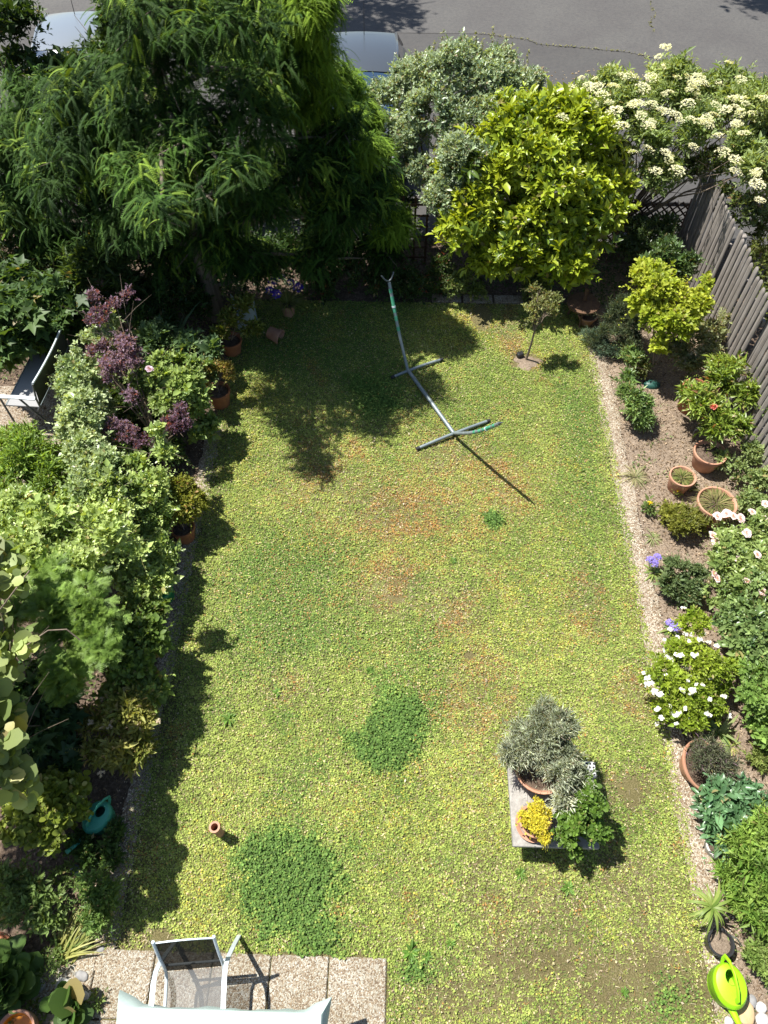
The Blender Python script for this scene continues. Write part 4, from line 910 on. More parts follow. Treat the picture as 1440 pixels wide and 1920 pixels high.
# ------------------------------------------------------------------ chair, table
t = thing('garden_chair', 'pale metal armchair with black mesh sling at the cloth covered table', 'chair', (-1.58, .12, 0), math.radians(6))
def ribbon(mb, pts, w, th=.012, ax=Vector((1, 0, 0))): 
    vs = []; fs = []
    for i, p in enumerate(pts):
        p = Vector(p); tg = (Vector(pts[min(i+1, len(pts)-1)])-Vector(pts[max(i-1, 0)])).normalized(); n_ = tg.cross(ax).normalized()
        vs += [p-ax*w/2-n_*th/2, p+ax*w/2-n_*th/2, p+ax*w/2+n_*th/2, p-ax*w/2+n_*th/2]
    for i in range(len(pts)-1):
        for k in range(4): fs.append((i*4+k, i*4+(k+1) % 4, (i+1)*4+(k+1) % 4, (i+1)*4+k))
    fs += [(3, 2, 1, 0), tuple(len(vs)-4+k for k in range(4))]; mb.add(vs, fs)
prof = [(.285, .95), (.24, .84), (.185, .7), (.14, .56), (.1, .46), (.04, .42), (-.1, .405), (-.3, .41), (-.4, .4)]
for s_ in (-1, 1):
    mb = MB(); mb.tube([(s_*.24, y, z) for y, z in prof], .014, 8); mb.build('sling_rail', 'metal_pale', t)
    mb = MB(); ribbon(mb, [(s_*.285, .36, .0), (s_*.285, .27, .25), (s_*.285, .17, .5), (s_*.285, .1, .61), (s_*.285, .02, .65), (s_*.285, -.12, .655), (s_*.285, -.3, .64)], .038); mb.build('armrest', 'metal_pale', t)
    mb = MB(); ribbon(mb, [(s_*.285, -.3, .64), (s_*.285, -.34, .6), (s_*.285, -.36, .3), (s_*.285, -.38, .0)], .034); mb.build('front_leg', 'metal_pale', t)
mb = MB(); mb.tube([(-.28, .15, .42), (.28, .15, .42)], .011, 8); mb.tube([(-.28, -.33, .38), (.28, -.33, .38)], .011, 8); mb.build('stretcher', 'metal_pale', t)
def sheetgrid(prof, hw, bow, mat, name, par):
    mb = MB(); k = 8; vs = []
    for (y, z, b) in prof:
        for i in range(k+1):
            a = -1+2*i/k; vs.append((hw*a, y-b*(1-a*a)*.0, z-b*(1-a*a)))
    n = len(prof); mb.add(vs, [(i*(k+1)+j, i*(k+1)+j+1, (i+1)*(k+1)+j+1, (i+1)*(k+1)+j) for i in range(n-1) for j in range(k)]); return mb.build(name, mat, par)
sheetgrid([(.275, .92, -.035), (.24, .835, -.015), (.185, .695, 0), (.14, .55, 0), (.105, .47, 0)], .235, 0, 'sling_dark', 'back_sling', t)
mb = MB(); mb.tube([(-.235, .277, .925), (-.12, .279, .948), (0, .28, .957), (.12, .279, .948), (.235, .277, .925)], .007, 6); mb.build('top_piping', 'metal_pale', t)
sheetgrid([(.1, .465, 0), (.04, .42, .01), (-.1, .405, .02), (-.3, .41, .015), (-.38, .4, 0)], .235, 0, 'sling_seat', 'seat_sling', t)
# table
tb = thing('garden_table', 'rectangular garden table hidden under a mint cloth at the bottom edge', 'table', (-1.28, -.52, 0))
mb = MB(); mb.box((0, 0, .72), (1.56, .9, .03)); mb.build('tabletop', 'metal_grey', tb)
for sx in (-1, 1):
    for sy in (-1, 1):
        mb = MB(); mb.tube([(sx*.7, sy*.38, 0), (sx*.68, sy*.37, .705)], .02, 8); mb.build('leg', 'metal_grey', tb)
hx, hy = .79, .46; ring = []
n1 = 22
for k in range(n1): ring.append((-hx+2*hx*k/n1, hy, 0))
for k in range(12): ring.append((hx, hy-2*hy*k/12, 0))
for k in range(n1): ring.append((hx-2*hx*k/n1, -hy, 0))
for k in range(12): ring.append((-hx, -hy+2*hy*k/12, 0))
mb = MB(); R = len(ring); lev = [(0, .742, 0), (.006, .736, 0), (.012, .69, .25), (.02, .62, .7), (.02, .55, 1)]; vs = []
for (o_, z, q) in lev:
    for i, (x, y, _) in enumerate(ring):
        cx = max(0, 1-(hx-abs(x))/.16); cy = max(0, 1-(hy-abs(y))/.16); cor = (cx*cy)**.5 if cx*cy > 0 else 0
        wv = .008*math.sin(i*.8)*q+.006*math.sin(i*2.1+1)*q; ox = (1 if abs(x) >= hx-.001 else 0)*math.copysign(1, x); oy = (1 if abs(y) >= hy-.001 else 0)*math.copysign(1, y)
        if cor > .05: vs.append((x+math.copysign(1, x)*(o_+.05*cor**2*q)*(1 if cx > .6 else .3), y+math.copysign(1, y)*(o_+.1*cor**2*q)*(1 if cy > .6 else .3), z+.1*cor*q*(1-q*.4)))
        else: vs.append((x+ox*(o_+wv), y+oy*(o_+wv), z+.006*math.sin(i*.5)*q))
fs = [(l*R+i, l*R+(i+1) % R, (l+1)*R+(i+1) % R, (l+1)*R+i) for l in range(len(lev)-1) for i in range(R)]; fs.append(tuple(range(R))[::-1]); mb.add(vs, fs)
o = mb.build('tablecloth', 'cloth_mint'); o.location = (-1.28, -.52, 0); tag(o, 'pale mint tablecloth with flared corners over the garden table', 'tablecloth')

# ------------------------------------------------------------------ bench
t = thing('garden_bench', 'grey sling garden bench with curved back on the gravel at the left', 'bench', (-5.0, 7.1, 0), math.radians(-3))
mb = MB(); mb.box((0, 0, .43), (.46, 1.16, .025)); mb.build('seat', 'sling_bench', t)
for s_ in (-1, 1):
    mb = MB(); mb.tube([(s_*.23, -.58, .435), (s_*.23, .58, .435)], .014, 8); mb.build('seat_rail', 'metal_grey', t)
mb = MB(); vs = []; ny = 14
for i in range(ny+1):
    a = -1+2*i/ny; y = a*.57; bow = .07*(1-a*a)
    for (z, ox) in ((.46, 0), (.6, .03), (.75, .055), (.88, .075)): vs.append((.24+ox+bow*((z-.4)/.5), y, z+(.05*(1-a*a) if z > .8 else 0)))
mb.add(vs, [(i*4+j, i*4+j+1, (i+1)*4+j+1, (i+1)*4+j) for i in range(ny) for j in range(3)]); mb.build('backrest', 'sling_back', t)
mb = MB(); mb.tube([tuple(vs[i*4+3]) for i in range(ny+1)], .015, 8); mb.build('top_rail', 'metal_pale', t)
for s_ in (-1, 1):
    y = s_*.6; mb = MB(); ribbon(mb, [(-.27, y, .62), (0, y, .63), (.25, y, .62)], .055, .016, Vector((0, 1, 0))); mb.build('armrest', 'metal_pale', t)
    mb = MB(); mb.tube([(-.24, y, .62), (-.25, y, 0)], .014, 8); mb.build('leg', 'metal_dark', t)
    mb = MB(); mb.tube([(0.02, y, .62), (.3, y, 0)], .014, 8); mb.build('leg', 'metal_dark', t)
    mb = MB(); mb.tube([(.24, y*.97, .45), (-.08, y*.97, 0)], .014, 8); mb.build('leg', 'metal_dark', t)
    mb = MB(); mb.tube([(.24, y*.97, .42), (.25, y*.97, .6), (.315, y*.97, .88)], .014, 8); mb.build('back_post', 'metal_dark', t)

# ------------------------------------------------------------------ watering cans
def wcan(label, loc, rz, mat, sc=1.0, lean=0):
    t = thing('watering_can', label, 'watering can', loc, rz); t.scale = (sc,)*3       # spout towards -y
    mb = MB(); pr = [(.0, 0), (.12, 0), (.135, .015), (.138, .06), (.143, .066), (.146, .12), (.15, .126), (.15, .185), (.153, .19), (.15, .215), (.135, .24), (.1, .25), (.055, .256)]
    off = [(0, 0)]*9+[(0, .004), (0, .01), (.005, .03), (.01, .06)]
    mb.lathe(pr, 40, .92, 1.12, off); mb.lathe([(.055, .256), (.05, .24), (.12, .2), (.12, .03), (.0, .02)], 40, .92, 1.12, [(.01, .06), (.01, .06), (0, .01), (0, 0), (0, 0)]); mb.build('body', mat, t)
    mb = MB(); mb.tube([(0, -.12, .09), (0, -.2, .13), (0, -.3, .2), (0, -.385, .27)], [.042, .03, .021, .016], 12); sp = mb.build('spout', mat, t)
    mb = MB(); mb.tube([(0, -.37, .258), (0, -.4, .283)], [.02, .024], 12); mb.build('nozzle', mat, sp)
    mb = MB(); pts = [(0, -.11, .245), (0, -.1, .3), (0, -.03, .345), (0, .08, .36), (0, .17, .33), (0, .215, .27), (0, .2, .2), (0, .16, .14)]; mb.tube(pts, .021, 10, .55); mb.build('handle', mat, t)
    return t
wcan('bright lime green watering can on the right edging by the river stones', g2(1352, 1850), math.radians(4), 'plastic_lime', 1.0)
wcan('teal watering can among the shaded plants left of the lawn', g2(193, 1540), math.radians(-28), 'plastic_teal', .92)
wcan('dark green watering can half hidden under foliage at the left edging', g2(312, 1118), math.radians(10), 'plastic_green', .8)
# plastic green thing in right bed behind pots
t = thing('green_basin', 'small dark green upturned basin on the soil beside the deep pot', 'basin', g2(1222, 722), 0)
mb = MB(); mb.lathe([(.14, 0), (.13, .04), (.1, .07), (.05, .085), (0, .09)], 24, 1.2, .8); mb.build('shell', 'plastic_dark', t); t.scale = (.75, .75, .75); mb = MB(); mb.tube([(-.1, 0, .06), (0, 0, .12), (.1, 0, .06)], .006, 6); mb.build('handle', 'plastic_black', t)

# ------------------------------------------------------------------ stones
def rock(name, label, p, d, mat, seed, group):
    bm = bmesh.new(); bmesh.ops.create_icosphere(bm, subdivisions=3, radius=1); r_ = np.random.RandomState(seed); V = np.array([v.co for v in bm.verts])
    q = 1+.13*snoise(V, 1.6, seed)+.05*snoise(V, 4, seed+3)
    for v, k in zip(bm.verts, q): v.co = Vector((v.co.x*k*d[0], v.co.y*k*d[1], v.co.z*k*d[2]))
    me = bpy.data.meshes.new(name); bm.to_mesh(me); bm.free(); me.polygons.foreach_set('use_smooth', [True]*len(me.polygons))
    o = link(name, me, mat); o.location = (p[0], p[1], p[2]+d[2]*.7); o.rotation_euler = (0, 0, r_.uniform(0, 3)); return tag(o, label, 'stone', group)
GS = 'stones beside the lime watering can'
for i, (x, y, a, b, m_, lb) in enumerate([(1396, 1898, .1, .07, 'rock_tan', 'large tan stone below the lime watering can'), (1407, 1878, .055, .05, 'rock_grey', 'grey stone right of the tan stone'),
    (1425, 1890, .045, .05, 'rock_pale', 'white stone at the right edge beside the grey stone'), (1392, 1879, .03, .028, 'rock_pink', 'small pinkish stone above the tan stone'), (1375, 1872, .04, .05, 'rock_grey', 'greenish grey stone in the shadow of the lime watering can'),
    (1428, 1912, .06, .05, 'rock_pale', 'white stone in the bottom right corner'), (1384, 1881, .018, .016, 'rock_pale', 'tiny white pebble touching the shadow of the lime can'), (1365, 1915, .04, .035, 'rock_pale', 'pale stone at the bottom edge left of the tan stone')]):
    rock('river_stone', lb, G(x, y), (a, b, min(a, b)*.6), m_, 300+i, GS)
GS = 'stones at the bottom left'
for i, (x, y, a, b, m_, lb) in enumerate([(70, 1848, .06, .08, 'rock_grey', 'leaning grey stone leftmost of the bottom left stones'), (120, 1848, .07, .06, 'rock_pale', 'broad pale stone in the middle of the bottom left stones'), (148, 1855, .038, .038, 'rock_pale', 'round pale stone with an eye like mark'),
    (158, 1868, .04, .05, 'rock_pale', 'upright pale stone beside the oval white stone'), (171, 1862, .045, .022, 'rock_pale', 'oval white stone nearest the patio'), (135, 1851, .02, .018, 'rock_pale', 'small round pebble between the pale stones'), (155, 1830, .04, .06, 'rock_grey', 'long grey stone above the round pale stones'),
    (105, 1895, .045, .045, 'rock_grey', 'grey stone beside the big leaf at the bottom left'), (115, 1838, .04, .025, 'rock_grey', 'flat dark stone topmost of the bottom left stones'), (190, 1780, .03, .04, 'rock_grey', 'oblong grey stone right of the strap leaf clump'), (45, 1862, .035, .03, 'rock_pale', 'bright pale stone near the left picture edge')]):
    rock('river_stone', lb, G(x, y), (a, b, min(a, b)*.6), m_, 330+i, GS)
t = thing('round_cap', 'small round blue grey cap in the dark bed below the teal watering can', 'cap', g2(145, 1632), 0)  # plain round cap, not a light fitting
mb = MB(); mb.lathe([(.035, 0), (.035, .05), (.042, .055), (.042, .065), (.02, .07), (0, .07)], 20); mb.build('cap', 'cap_blue', t)
# sack
t = thing('garden_sack', 'pale grey sack with pointed corners behind the potted rhododendron', 'sack', g2(465, 612), math.radians(-15))
mb = MB(); lv = [(0, .0, .15, .13), (.05, .02, .17, .15), (.2, 0, .165, .15), (.36, 0, .17, .12), (.45, 0, .19, .06)]; vs = []; seg = 20
for z, _, rx, ry in lv:
    for k in range(seg):
        q = 2*math.pi*k/seg; cq = math.cos(q); vs.append((rx*math.copysign(abs(cq)**.8, cq), ry*math.sin(q)*(1+.08*math.sin(5*q)), z+(.13*abs(cq)**6 if z > .4 else 0)))
mb.add(vs, [(i*seg+k, i*seg+(k+1) % seg, (i+1)*seg+(k+1) % seg, (i+1)*seg+k) for i in range(4) for k in range(seg)]); mb.build('sack_body', 'sack', t)
# wooden table and bowl under laurel
t = thing('wooden_stool', 'round brown wooden stool in the shade under the laurel', 'stool', g2(1085, 600), 0)
mb = MB(); mb.lathe([(0, .3), (.24, .3), (.25, .31), (.25, .335), (.24, .34), (0, .34)], 30); mb.build('seat', 'wood_brown', t)
for a in range(3):
    mb = MB(); q = a*2.1+.4; mb.tube([(.14*math.cos(q), .14*math.sin(q), .3), (.2*math.cos(q), .2*math.sin(q), 0)], .018, 8); mb.build('leg', 'wood_brown', t)
mb = MB(); mb.tube([(0.02, .05, .34), (.02, .06, .55)], .03, 8); mb.build('post', 'wood_brown', t)
potted('bowl_planter', 'tan clay bowl pot in front of the wooden stool', 'pot', (1098, 606), .15, .17, None, 'terracotta_old', taper=.6)

# ------------------------------------------------------------------ right border plants
t, B = plant('golden_shrub', 'lime yellow leaved small tree on a thin bent trunk before the fence', 'small tree', (1212, 705),
    [(1215, 520, 1.15, .24), (1250, 545, 1.2, .27), (1300, 575, 1.2, .22), (1225, 600, .95, .24), (1270, 600, 1.05, .24), (1235, 650, .7, .15), (1200, 570, 1.0, .17), (1320, 530, 1.3, .09)],
    1900, 5, .052, .62, (.22, .3, .02), (.38, .42, .045), seed=101, lump=.22, stem=dict(n=9, r0=.018, trunk=.35), tmpl=T_OVAL)
plant('green_shrub', 'mid green shrub against the fence behind the lime yellow tree', 'shrub', (1265, 545),
    [(1235, 500, .8, .25), (1270, 510, .75, .2), (1290, 500, .9, .15), (1250, 475, .9, .2)], 1000, 5, .06, .42, (.07, .13, .035), (.14, .2, .07), seed=102, mat='leaf_gloss')
plant('artemisia_bush', 'feathery grey green bush left of the lime yellow tree', 'bush', (1160, 650),
    [(1170, 590, .45, .28, .24), (1150, 620, .3, .24), (1180, 640, .25, .2), (1115, 640, .15, .12), (1200, 600, .5, .2)], 2800, 6, .045, .12, (.07, .1, .06), (.15, .19, .11), seed=103, mat='leaf_matt', shell=.4, spread=.8)
plant('rosemary_bush', 'low blue grey bush at the far end of the right edging', 'bush', (1130, 660),
    [(1120, 635, .15, .14), (1135, 655, .12, .12), (1100, 630, .12, .1), (1155, 660, .1, .1)], 900, 6, .03, .2, (.08, .13, .08), (.16, .22, .15), seed=104, mat='leaf_matt')
t, B = plant('olive_standard', 'small standard tree with sparse olive crown and thin straight trunk', 'small tree', (986, 676),
    [(1020, 560, .95, .17), (1000, 580, .85, .14), (1035, 580, .9, .12), (1000, 545, 1.05, .09), (1040, 560, 1.0, .1), (1000, 600, .75, .1)],
    420, 5, .035, .4, (.16, .19, .06), (.3, .31, .12), seed=105, c3=(.3, .16, .08), p3=.06, shell=.5, stem=dict(n=12, r0=.018, mat='stem_brown', trunk=.62))
p = G(988, 680); mb = MB(); q_ = [(.19*(1+.25*math.sin(3*a_+1)+.12*math.sin(7*a_)), a_) for a_ in [k*math.pi/24 for k in range(48)]]
mb.add([(0, 0, .03)]+[(.7*r_*math.cos(a_), .6*r_*math.sin(a_), .022) for r_, a_ in q_]+[(r_*math.cos(a_), .85*r_*math.sin(a_), .003) for r_, a_ in q_], [(0, k+1, (k+1) % 48+1) for k in range(48)]+[(k+1, k+49, (k+1) % 48+49, (k+1) % 48+1) for k in range(48)])
o = mb.build('planting_ring', 'soil_light'); o.location = (p[0], p[1], 0); tag(o, 'bare earth ring around the foot of the small standard tree', 'soil ring')
mb = MB(); mb.box((0, 0, .035), (.1, .08, .07)); o = mb.build('black_box', 'plastic_black'); p = G(983, 672); o.location = (p[0]-.07, p[1]+.02, .02); o.rotation_euler = (0, 0, .4); tag(o, 'small black box at the foot of the standard tree', 'box')  # plain box standing in for a dark curved hose-like object
plant('peony_bush', 'dark green upright bush with narrow leaves in the right bed near the edging', 'bush', (1192, 808),
    [(1190, 765, .25, .2, .2), (1180, 740, .35, .14), (1205, 790, .15, .14), (1170, 710, .3, .1), (1185, 670, .3, .13)], 900, 6, .055, .28, (.09, .16, .04), (.22, .32, .1), seed=106, mat='leaf_gloss', stem=dict(n=8, r0=.008))
plant('low_shrub', 'small mixed leafy shrub between the edging and the lime yellow tree', 'shrub', (1190, 690), [(1180, 660, .15, .14), (1200, 690, .12, .12)], 400, 5, .04, .4, (.09, .13, .03), (.18, .2, .06), seed=107)
t, B = plant('peony_bush', 'bright green peony bush with one coral pink bud by the fence', 'bush', (1335, 840),
    [(1320, 760, .6, .22), (1350, 720, .65, .22), (1380, 795, .5, .16), (1340, 800, .5, .2), (1370, 690, .8, .13), (1395, 740, .6, .14), (1290, 740, .5, .09), (1350, 690, .7, .12)],
    1300, 6, .085, .26, (.14, .22, .03), (.27, .35, .06), seed=108, mat='leaf_gloss', stem=dict(n=12, r0=.009), c3=(.32, .16, .08), p3=.03, upw=.3, spread=1.25, shell=.4)
clusters(t, B, 0, rose_mesh('flower_bud', .045, (.7, .2, .15), (.8, .3, .25), 3), 'flower_bud', 'petal', 2, [(1337, 762, .75)], 0, (1, 1))
plant('rose_thicket', 'variegated thicket with cream leaves behind the deep terracotta pot', 'shrub', (1315, 700),
    [(1300, 640, .6, .22), (1340, 630, .6, .2), (1270, 660, .4, .17), (1330, 670, .5, .2), (1290, 680, .35, .15), (1365, 600, .7, .1)], 1500, 5, .045, .5, (.14, .18, .06), (.28, .3, .14), c3=(.42, .36, .24), p3=.12, seed=109)
wf = thing('daisy_plant', 'tiny white daisies above the deep terracotta pot', 'flower', g2(1285, 700)); clusters(wf, None, 0, head_mesh('flower_head', 'petal', .02, 10, .02, (.75, .75, .6), (.85, .85, .7), .2, seed=8), 'flower_head', 'petal', 2, [(1277, 688, .3), (1289, 686, .32), (1270, 658, .35), (1265, 665, .3)], 0, (1, 1.3))
plant('climbing_shrub', 'leafy greenery growing up the near part of the picket fence', 'shrub', (1415, 900),
    [(1410, 850, .3, .15), (1425, 900, .25, .18), (1390, 890, .2, .15), (1405, 950, .2, .2), (1440, 770, .6, .1), (1440, 960, .3, .18), (1350, 860, .2, .1), (1420, 700, .7, .07)], 1300, 5, .045, .5, (.13, .2, .06), (.29, .36, .14), seed=110, shell=.3)
plant('box_ball', 'round clipped olive green box bush right of the edging', 'bush', (1283, 1000),
    [(1285, 975, .16, .22, .17), (1255, 965, .12, .12), (1310, 980, .12, .14)], 1700, 6, .03, .5, (.12, .14, .02), (.25, .26, .045), seed=111, lump=.1)
for (nm, lb, b_, bl, nn, m_, sz, wd, c1, c2, sd, cl_) in [
    ('dandelion', 'single yellow dandelion left of the small dry pot base', (1272, 925), [(1272, 925, .05, .06)], 20, 4, .04, .3, (.1, .16, .03), (.2, .25, .06), 121, (1272, 919, .12)),
    ('dandelion', 'lower yellow dandelion near the box ball bush', (1220, 950), [(1215, 955, .05, .09)], 45, 4, .05, .35, (.1, .17, .04), (.2, .26, .08), 122, (1219, 944, .12)),
    ('dandelion', 'yellow dandelion touching the large dry grass pot', (1298, 915), [(1298, 915, .05, .05)], 15, 4, .04, .3, (.1, .16, .03), (.2, .25, .06), 123, (1298, 907, .12))]:
    t, B = plant(nm, lb, 'flower', b_, bl, nn, m_, sz, wd, c1, c2, seed=sd)
    clusters(t, B, 0, head_mesh('flower_head', 'petal', .024, 24, .014, (.75, .5, .01), (.85, .62, .02), .4, seed=5), 'flower_head', 'petal', sd, [cl_], 0, (1, 1.3))
fo = FO(130); p = G(1190, 895); t = thing('strap_leaf_clump', 'sparse wiry clump of thin leaves on the bare soil beside the edging', 'plant', tuple(p))
tuft(fo, p, 70, .26, .01, (.2, .22, .09), (.4, .36, .2), rad=.04, lean=1.8, up=.7); fo.build('leaves', 'leaf', t)
fo = FO(131); p = G(1225, 1010); t = thing('strap_leaf_clump', 'pale thin leaf clump left of the box ball bush', 'plant', tuple(p))
tuft(fo, p, 40, .14, .01, (.18, .24, .08), (.36, .36, .18), rad=.04, lean=2, up=.6); fo.build('leaves', 'leaf', t)
fo = FO(132); p = G(1347, 1375); t = thing('strap_leaf_clump', 'broad pale strap leaves between the white flowered shrub and the lavender bowl', 'plant', tuple(p))
tuft(fo, p, 26, .26, .035, (.12, .2, .06), (.3, .36, .14), rad=.04, lean=1.8, up=.8); tuft(fo, G(1370, 1400), 18, .2, .012, (.3, .36, .08), (.45, .45, .14), rad=.03, lean=2, up=.6); fo.build('leaves', 'leaf', t)
fo = FO(133); r = fo.r; n = 9000; P = np.c_[r.uniform(3.15, 4.62, n), r.uniform(-.3, 10, n), np.zeros(n)]
P = P[(snoise(P[:, :2], 4, 29)+1.6*np.clip(P[:, 0]-4.2, 0, 1) > .55)]; P[:, 2] = r.rand(len(P))*.16*np.clip((P[:, 0]-3.3), .1, 1)
fo.add(T_LEAF, P, r.normal(size=(len(P), 3))*[1, 1, .5]+[0, 0, .2], r.uniform(.02, .05, len(P)), tint(r, P, (.08, .14, .03), (.2, .27, .08)), .5)
tag(fo.build('bed_weeds', 'leaf'), kind='stuff', label='low weeds and seedlings on the right flower bed', cat='weeds')
# blue flowers
def bluefl(label, base, heads, seed, n=1.0):
    t = thing('bellflower', label, 'flower', g2(*base)); fo = FO(seed); tuft(fo, G(*base), 26, .16, .022, (.12, .2, .05), (.3, .36, .1), rad=.04, lean=1.6, up=.7); fo.build('leaves', 'leaf', t)
    clusters(t, None, 0, head_mesh('flower_head', 'petal', .055, 70, .016, (.22, .17, .62), (.42, .36, .8), .8, seed=seed), 'flower_head', 'petal', seed, heads, 0, (.8, 1.25))
bluefl('lilac blue bellflower cluster beside the grey green sedum bush', (1225, 1075), [(1218, 1050, .18), (1232, 1045, .2), (1226, 1056, .16)], 141)
bluefl('smaller lilac bellflowers just above the white flowered shrub', (1258, 1180), [(1256, 1168, .15), (1264, 1176, .14)], 142)
plant('sedum_bush', 'grey green low bush right of the lilac bellflower', 'bush', (1270, 1110),
    [(1270, 1070, .22, .17, .14), (1300, 1085, .2, .15), (1260, 1100, .15, .14), (1290, 1115, .1, .14)], 1200, 6, .038, .42, (.09, .14, .05), (.2, .26, .11), seed=143)
# rose bushes along the right edge
t, B = plant('rose_bush', 'rose bush with pale pink blooms in the middle of the right border', 'bush', (1390, 1080),
    [(1380, 1020, .5, .24), (1420, 1060, .55, .28), (1360, 1060, .35, .2), (1400, 1110, .5, .26), (1340, 1110, .3, .18), (1440, 1000, .6, .25), (1350, 1000, .35, .14)],
    2300, 5, .045, .5, (.1, .17, .04), (.3, .38, .12), seed=151, shell=.35, lump=.25, mat='leaf_gloss', stem=dict(n=10, r0=.01), tmpl=T_OVAL)
clusters(t, B, 0, rose_mesh('rose_bloom', .05, (.8, .62, .68), (.9, .78, .82), 4), 'rose_bloom', 'petal', 3,
    [(1337, 1005, .5), (1342, 1015, .5), (1345, 968, .55), (1375, 968, .6), (1388, 972, .6), (1430, 975, .6), (1435, 945, .7), (1338, 1075, .45), (1345, 1085, .42), (1424, 985, .6), (1362, 963, .55), (1400, 1090, .7), (1400, 1000, .75), (1420, 1040, .8), (1385, 1050, .6), (1430, 1110, .75), (1410, 960, .7)], 0, (.7, 1.1))
plant('dark_rose_bush', 'dark glossy green bush at the right edge below the pink roses', 'bush', (1410, 1200),
    [(1400, 1150, .5, .26), (1430, 1190, .55, .28), (1370, 1170, .4, .2), (1440, 1120, .6, .25), (1400, 1220, .4, .24), (1440, 1250, .5, .25)],
    2100, 5, .055, .5, (.06, .12, .035), (.24, .33, .11), seed=152, shell=.35, lump=.25, mat='leaf_gloss', tmpl=T_OVAL)
plant('green_shrub', 'light green leafy shrub at the right edge beside the white flowered shrub', 'shrub', (1420, 1330),
    [(1420, 1290, .45, .22), (1400, 1250, .45, .16), (1435, 1330, .35, .2), (1440, 1380, .25, .15)], 1300, 5, .05, .6, (.14, .24, .05), (.29, .42, .1), seed=153, tmpl=T_OVAL)
t, B = plant('white_flower_shrub', 'lime green shrub dotted with white flower clusters over the edging', 'shrub', (1290, 1330),
    [(1280, 1220, .5, .2), (1320, 1240, .5, .2), (1260, 1290, .4, .17), (1300, 1300, .4, .22), (1350, 1270, .4, .18), (1290, 1350, .3, .15), (1250, 1250, .4, .12), (1300, 1170, .5, .15), (1330, 1330, .3, .15), (1225, 1275, .42, .12), (1245, 1330, .3, .12)],
    2400, 6, .036, .5, (.16, .24, .02), (.32, .4, .04), seed=161, stem=dict(n=10, r0=.01))
clusters(t, B, 42, head_mesh('flower_cluster', 'petal', .026, 11, .015, (.82, .82, .8), (.92, .92, .9), .3, tm=T_DISC, seed=16), 'flower_cluster', 'petal', 14, None, .07, (.7, 1.2))
clusters(t, B, 0, head_mesh('flower_cluster', 'petal', .024, 11, .014, (.82, .82, .8), (.92, .92, .9), .3, tm=T_DISC, seed=6), 'flower_cluster', 'petal', 4,
    [(x+random.uniform(-14, 14), y+random.uniform(-14, 14), .5) for x, y in [(1270, 1200), (1290, 1215), (1320, 1225), (1300, 1270), (1260, 1270), (1310, 1300), (1330, 1310), (1285, 1330), (1345, 1230), (1300, 1200), (1250, 1290), (1275, 1180), (1360, 1250), (1320, 1210), (1255, 1215)][:0]]+[(x, y, .5 if y < 1300 else .38) for x, y in [(1290, 1178), (1303, 1180), (1312, 1190), (1298, 1190), (1285, 1188), (1257, 1180), (1270, 1195), (1275, 1208), (1247, 1200), (1252, 1232), (1260, 1238), (1281, 1233), (1286, 1250), (1337, 1238), (1345, 1258), (1352, 1268), (1335, 1270), (1340, 1262), (1356, 1262), (1207, 1262), (1215, 1272), (1222, 1280), (1213, 1283), (1236, 1273), (1228, 1297), (1245, 1308), (1280, 1317), (1301, 1318), (1294, 1346), (1261, 1338), (1240, 1346), (1275, 1290), (1370, 1210), (1320, 1188), (1300, 1165)]], 0, (.7, 1.2))
# hellebore like bush in pot + green shrubs lower right
t, B = plant('hellebore', 'blue green broad leaved bush below the lavender bowl', 'bush', (1370, 1560),
    [(1350, 1490, .35, .17), (1390, 1500, .35, .17), (1340, 1530, .3, .14), (1380, 1550, .3, .18), (1415, 1530, .35, .15), (1350, 1560, .2, .1)],
    700, 6, .07, .42, (.06, .14, .055), (.15, .27, .12), seed=171, mat='leaf_gloss', tmpl=T_OVAL, spread=1.3)
t2 = thing('stone_pot', 'pale stone pot rim under the blue green bush', 'pot', g2(1340, 1590)); pot(t2, .13, .14, 'rock_pale', taper=.8)
plant('green_shrub', 'bright green feathery shrub near the right edge below the blue green bush', 'shrub', (1420, 1680),
    [(1400, 1600, .4, .2), (1430, 1570, .45, .2), (1420, 1650, .4, .24), (1385, 1660, .3, .17), (1440, 1700, .35, .22), (1370, 1640, .2, .1), (1400, 1700, .25, .17)],
    2300, 6, .06, .24, (.1, .2, .03), (.32, .44, .09), seed=172, lump=.4, shell=.3)
plant('green_shrub', 'small light green shrub at the right edge beside the lime watering can', 'shrub', (1428, 1820),
    [(1425, 1790, .2, .12), (1440, 1820, .2, .13), (1420, 1835, .1, .07)], 520, 6, .035, .36, (.12, .2, .04), (.28, .36, .1), seed=173)
plant('ground_herb', 'low herb tuft on the soil at the right edge above the blue green bush', 'plant', (1420, 1420), [(1430, 1430, .08, .15, .06)], 200, 5, .04, .4, (.12, .18, .04), (.25, .3, .08), seed=174)

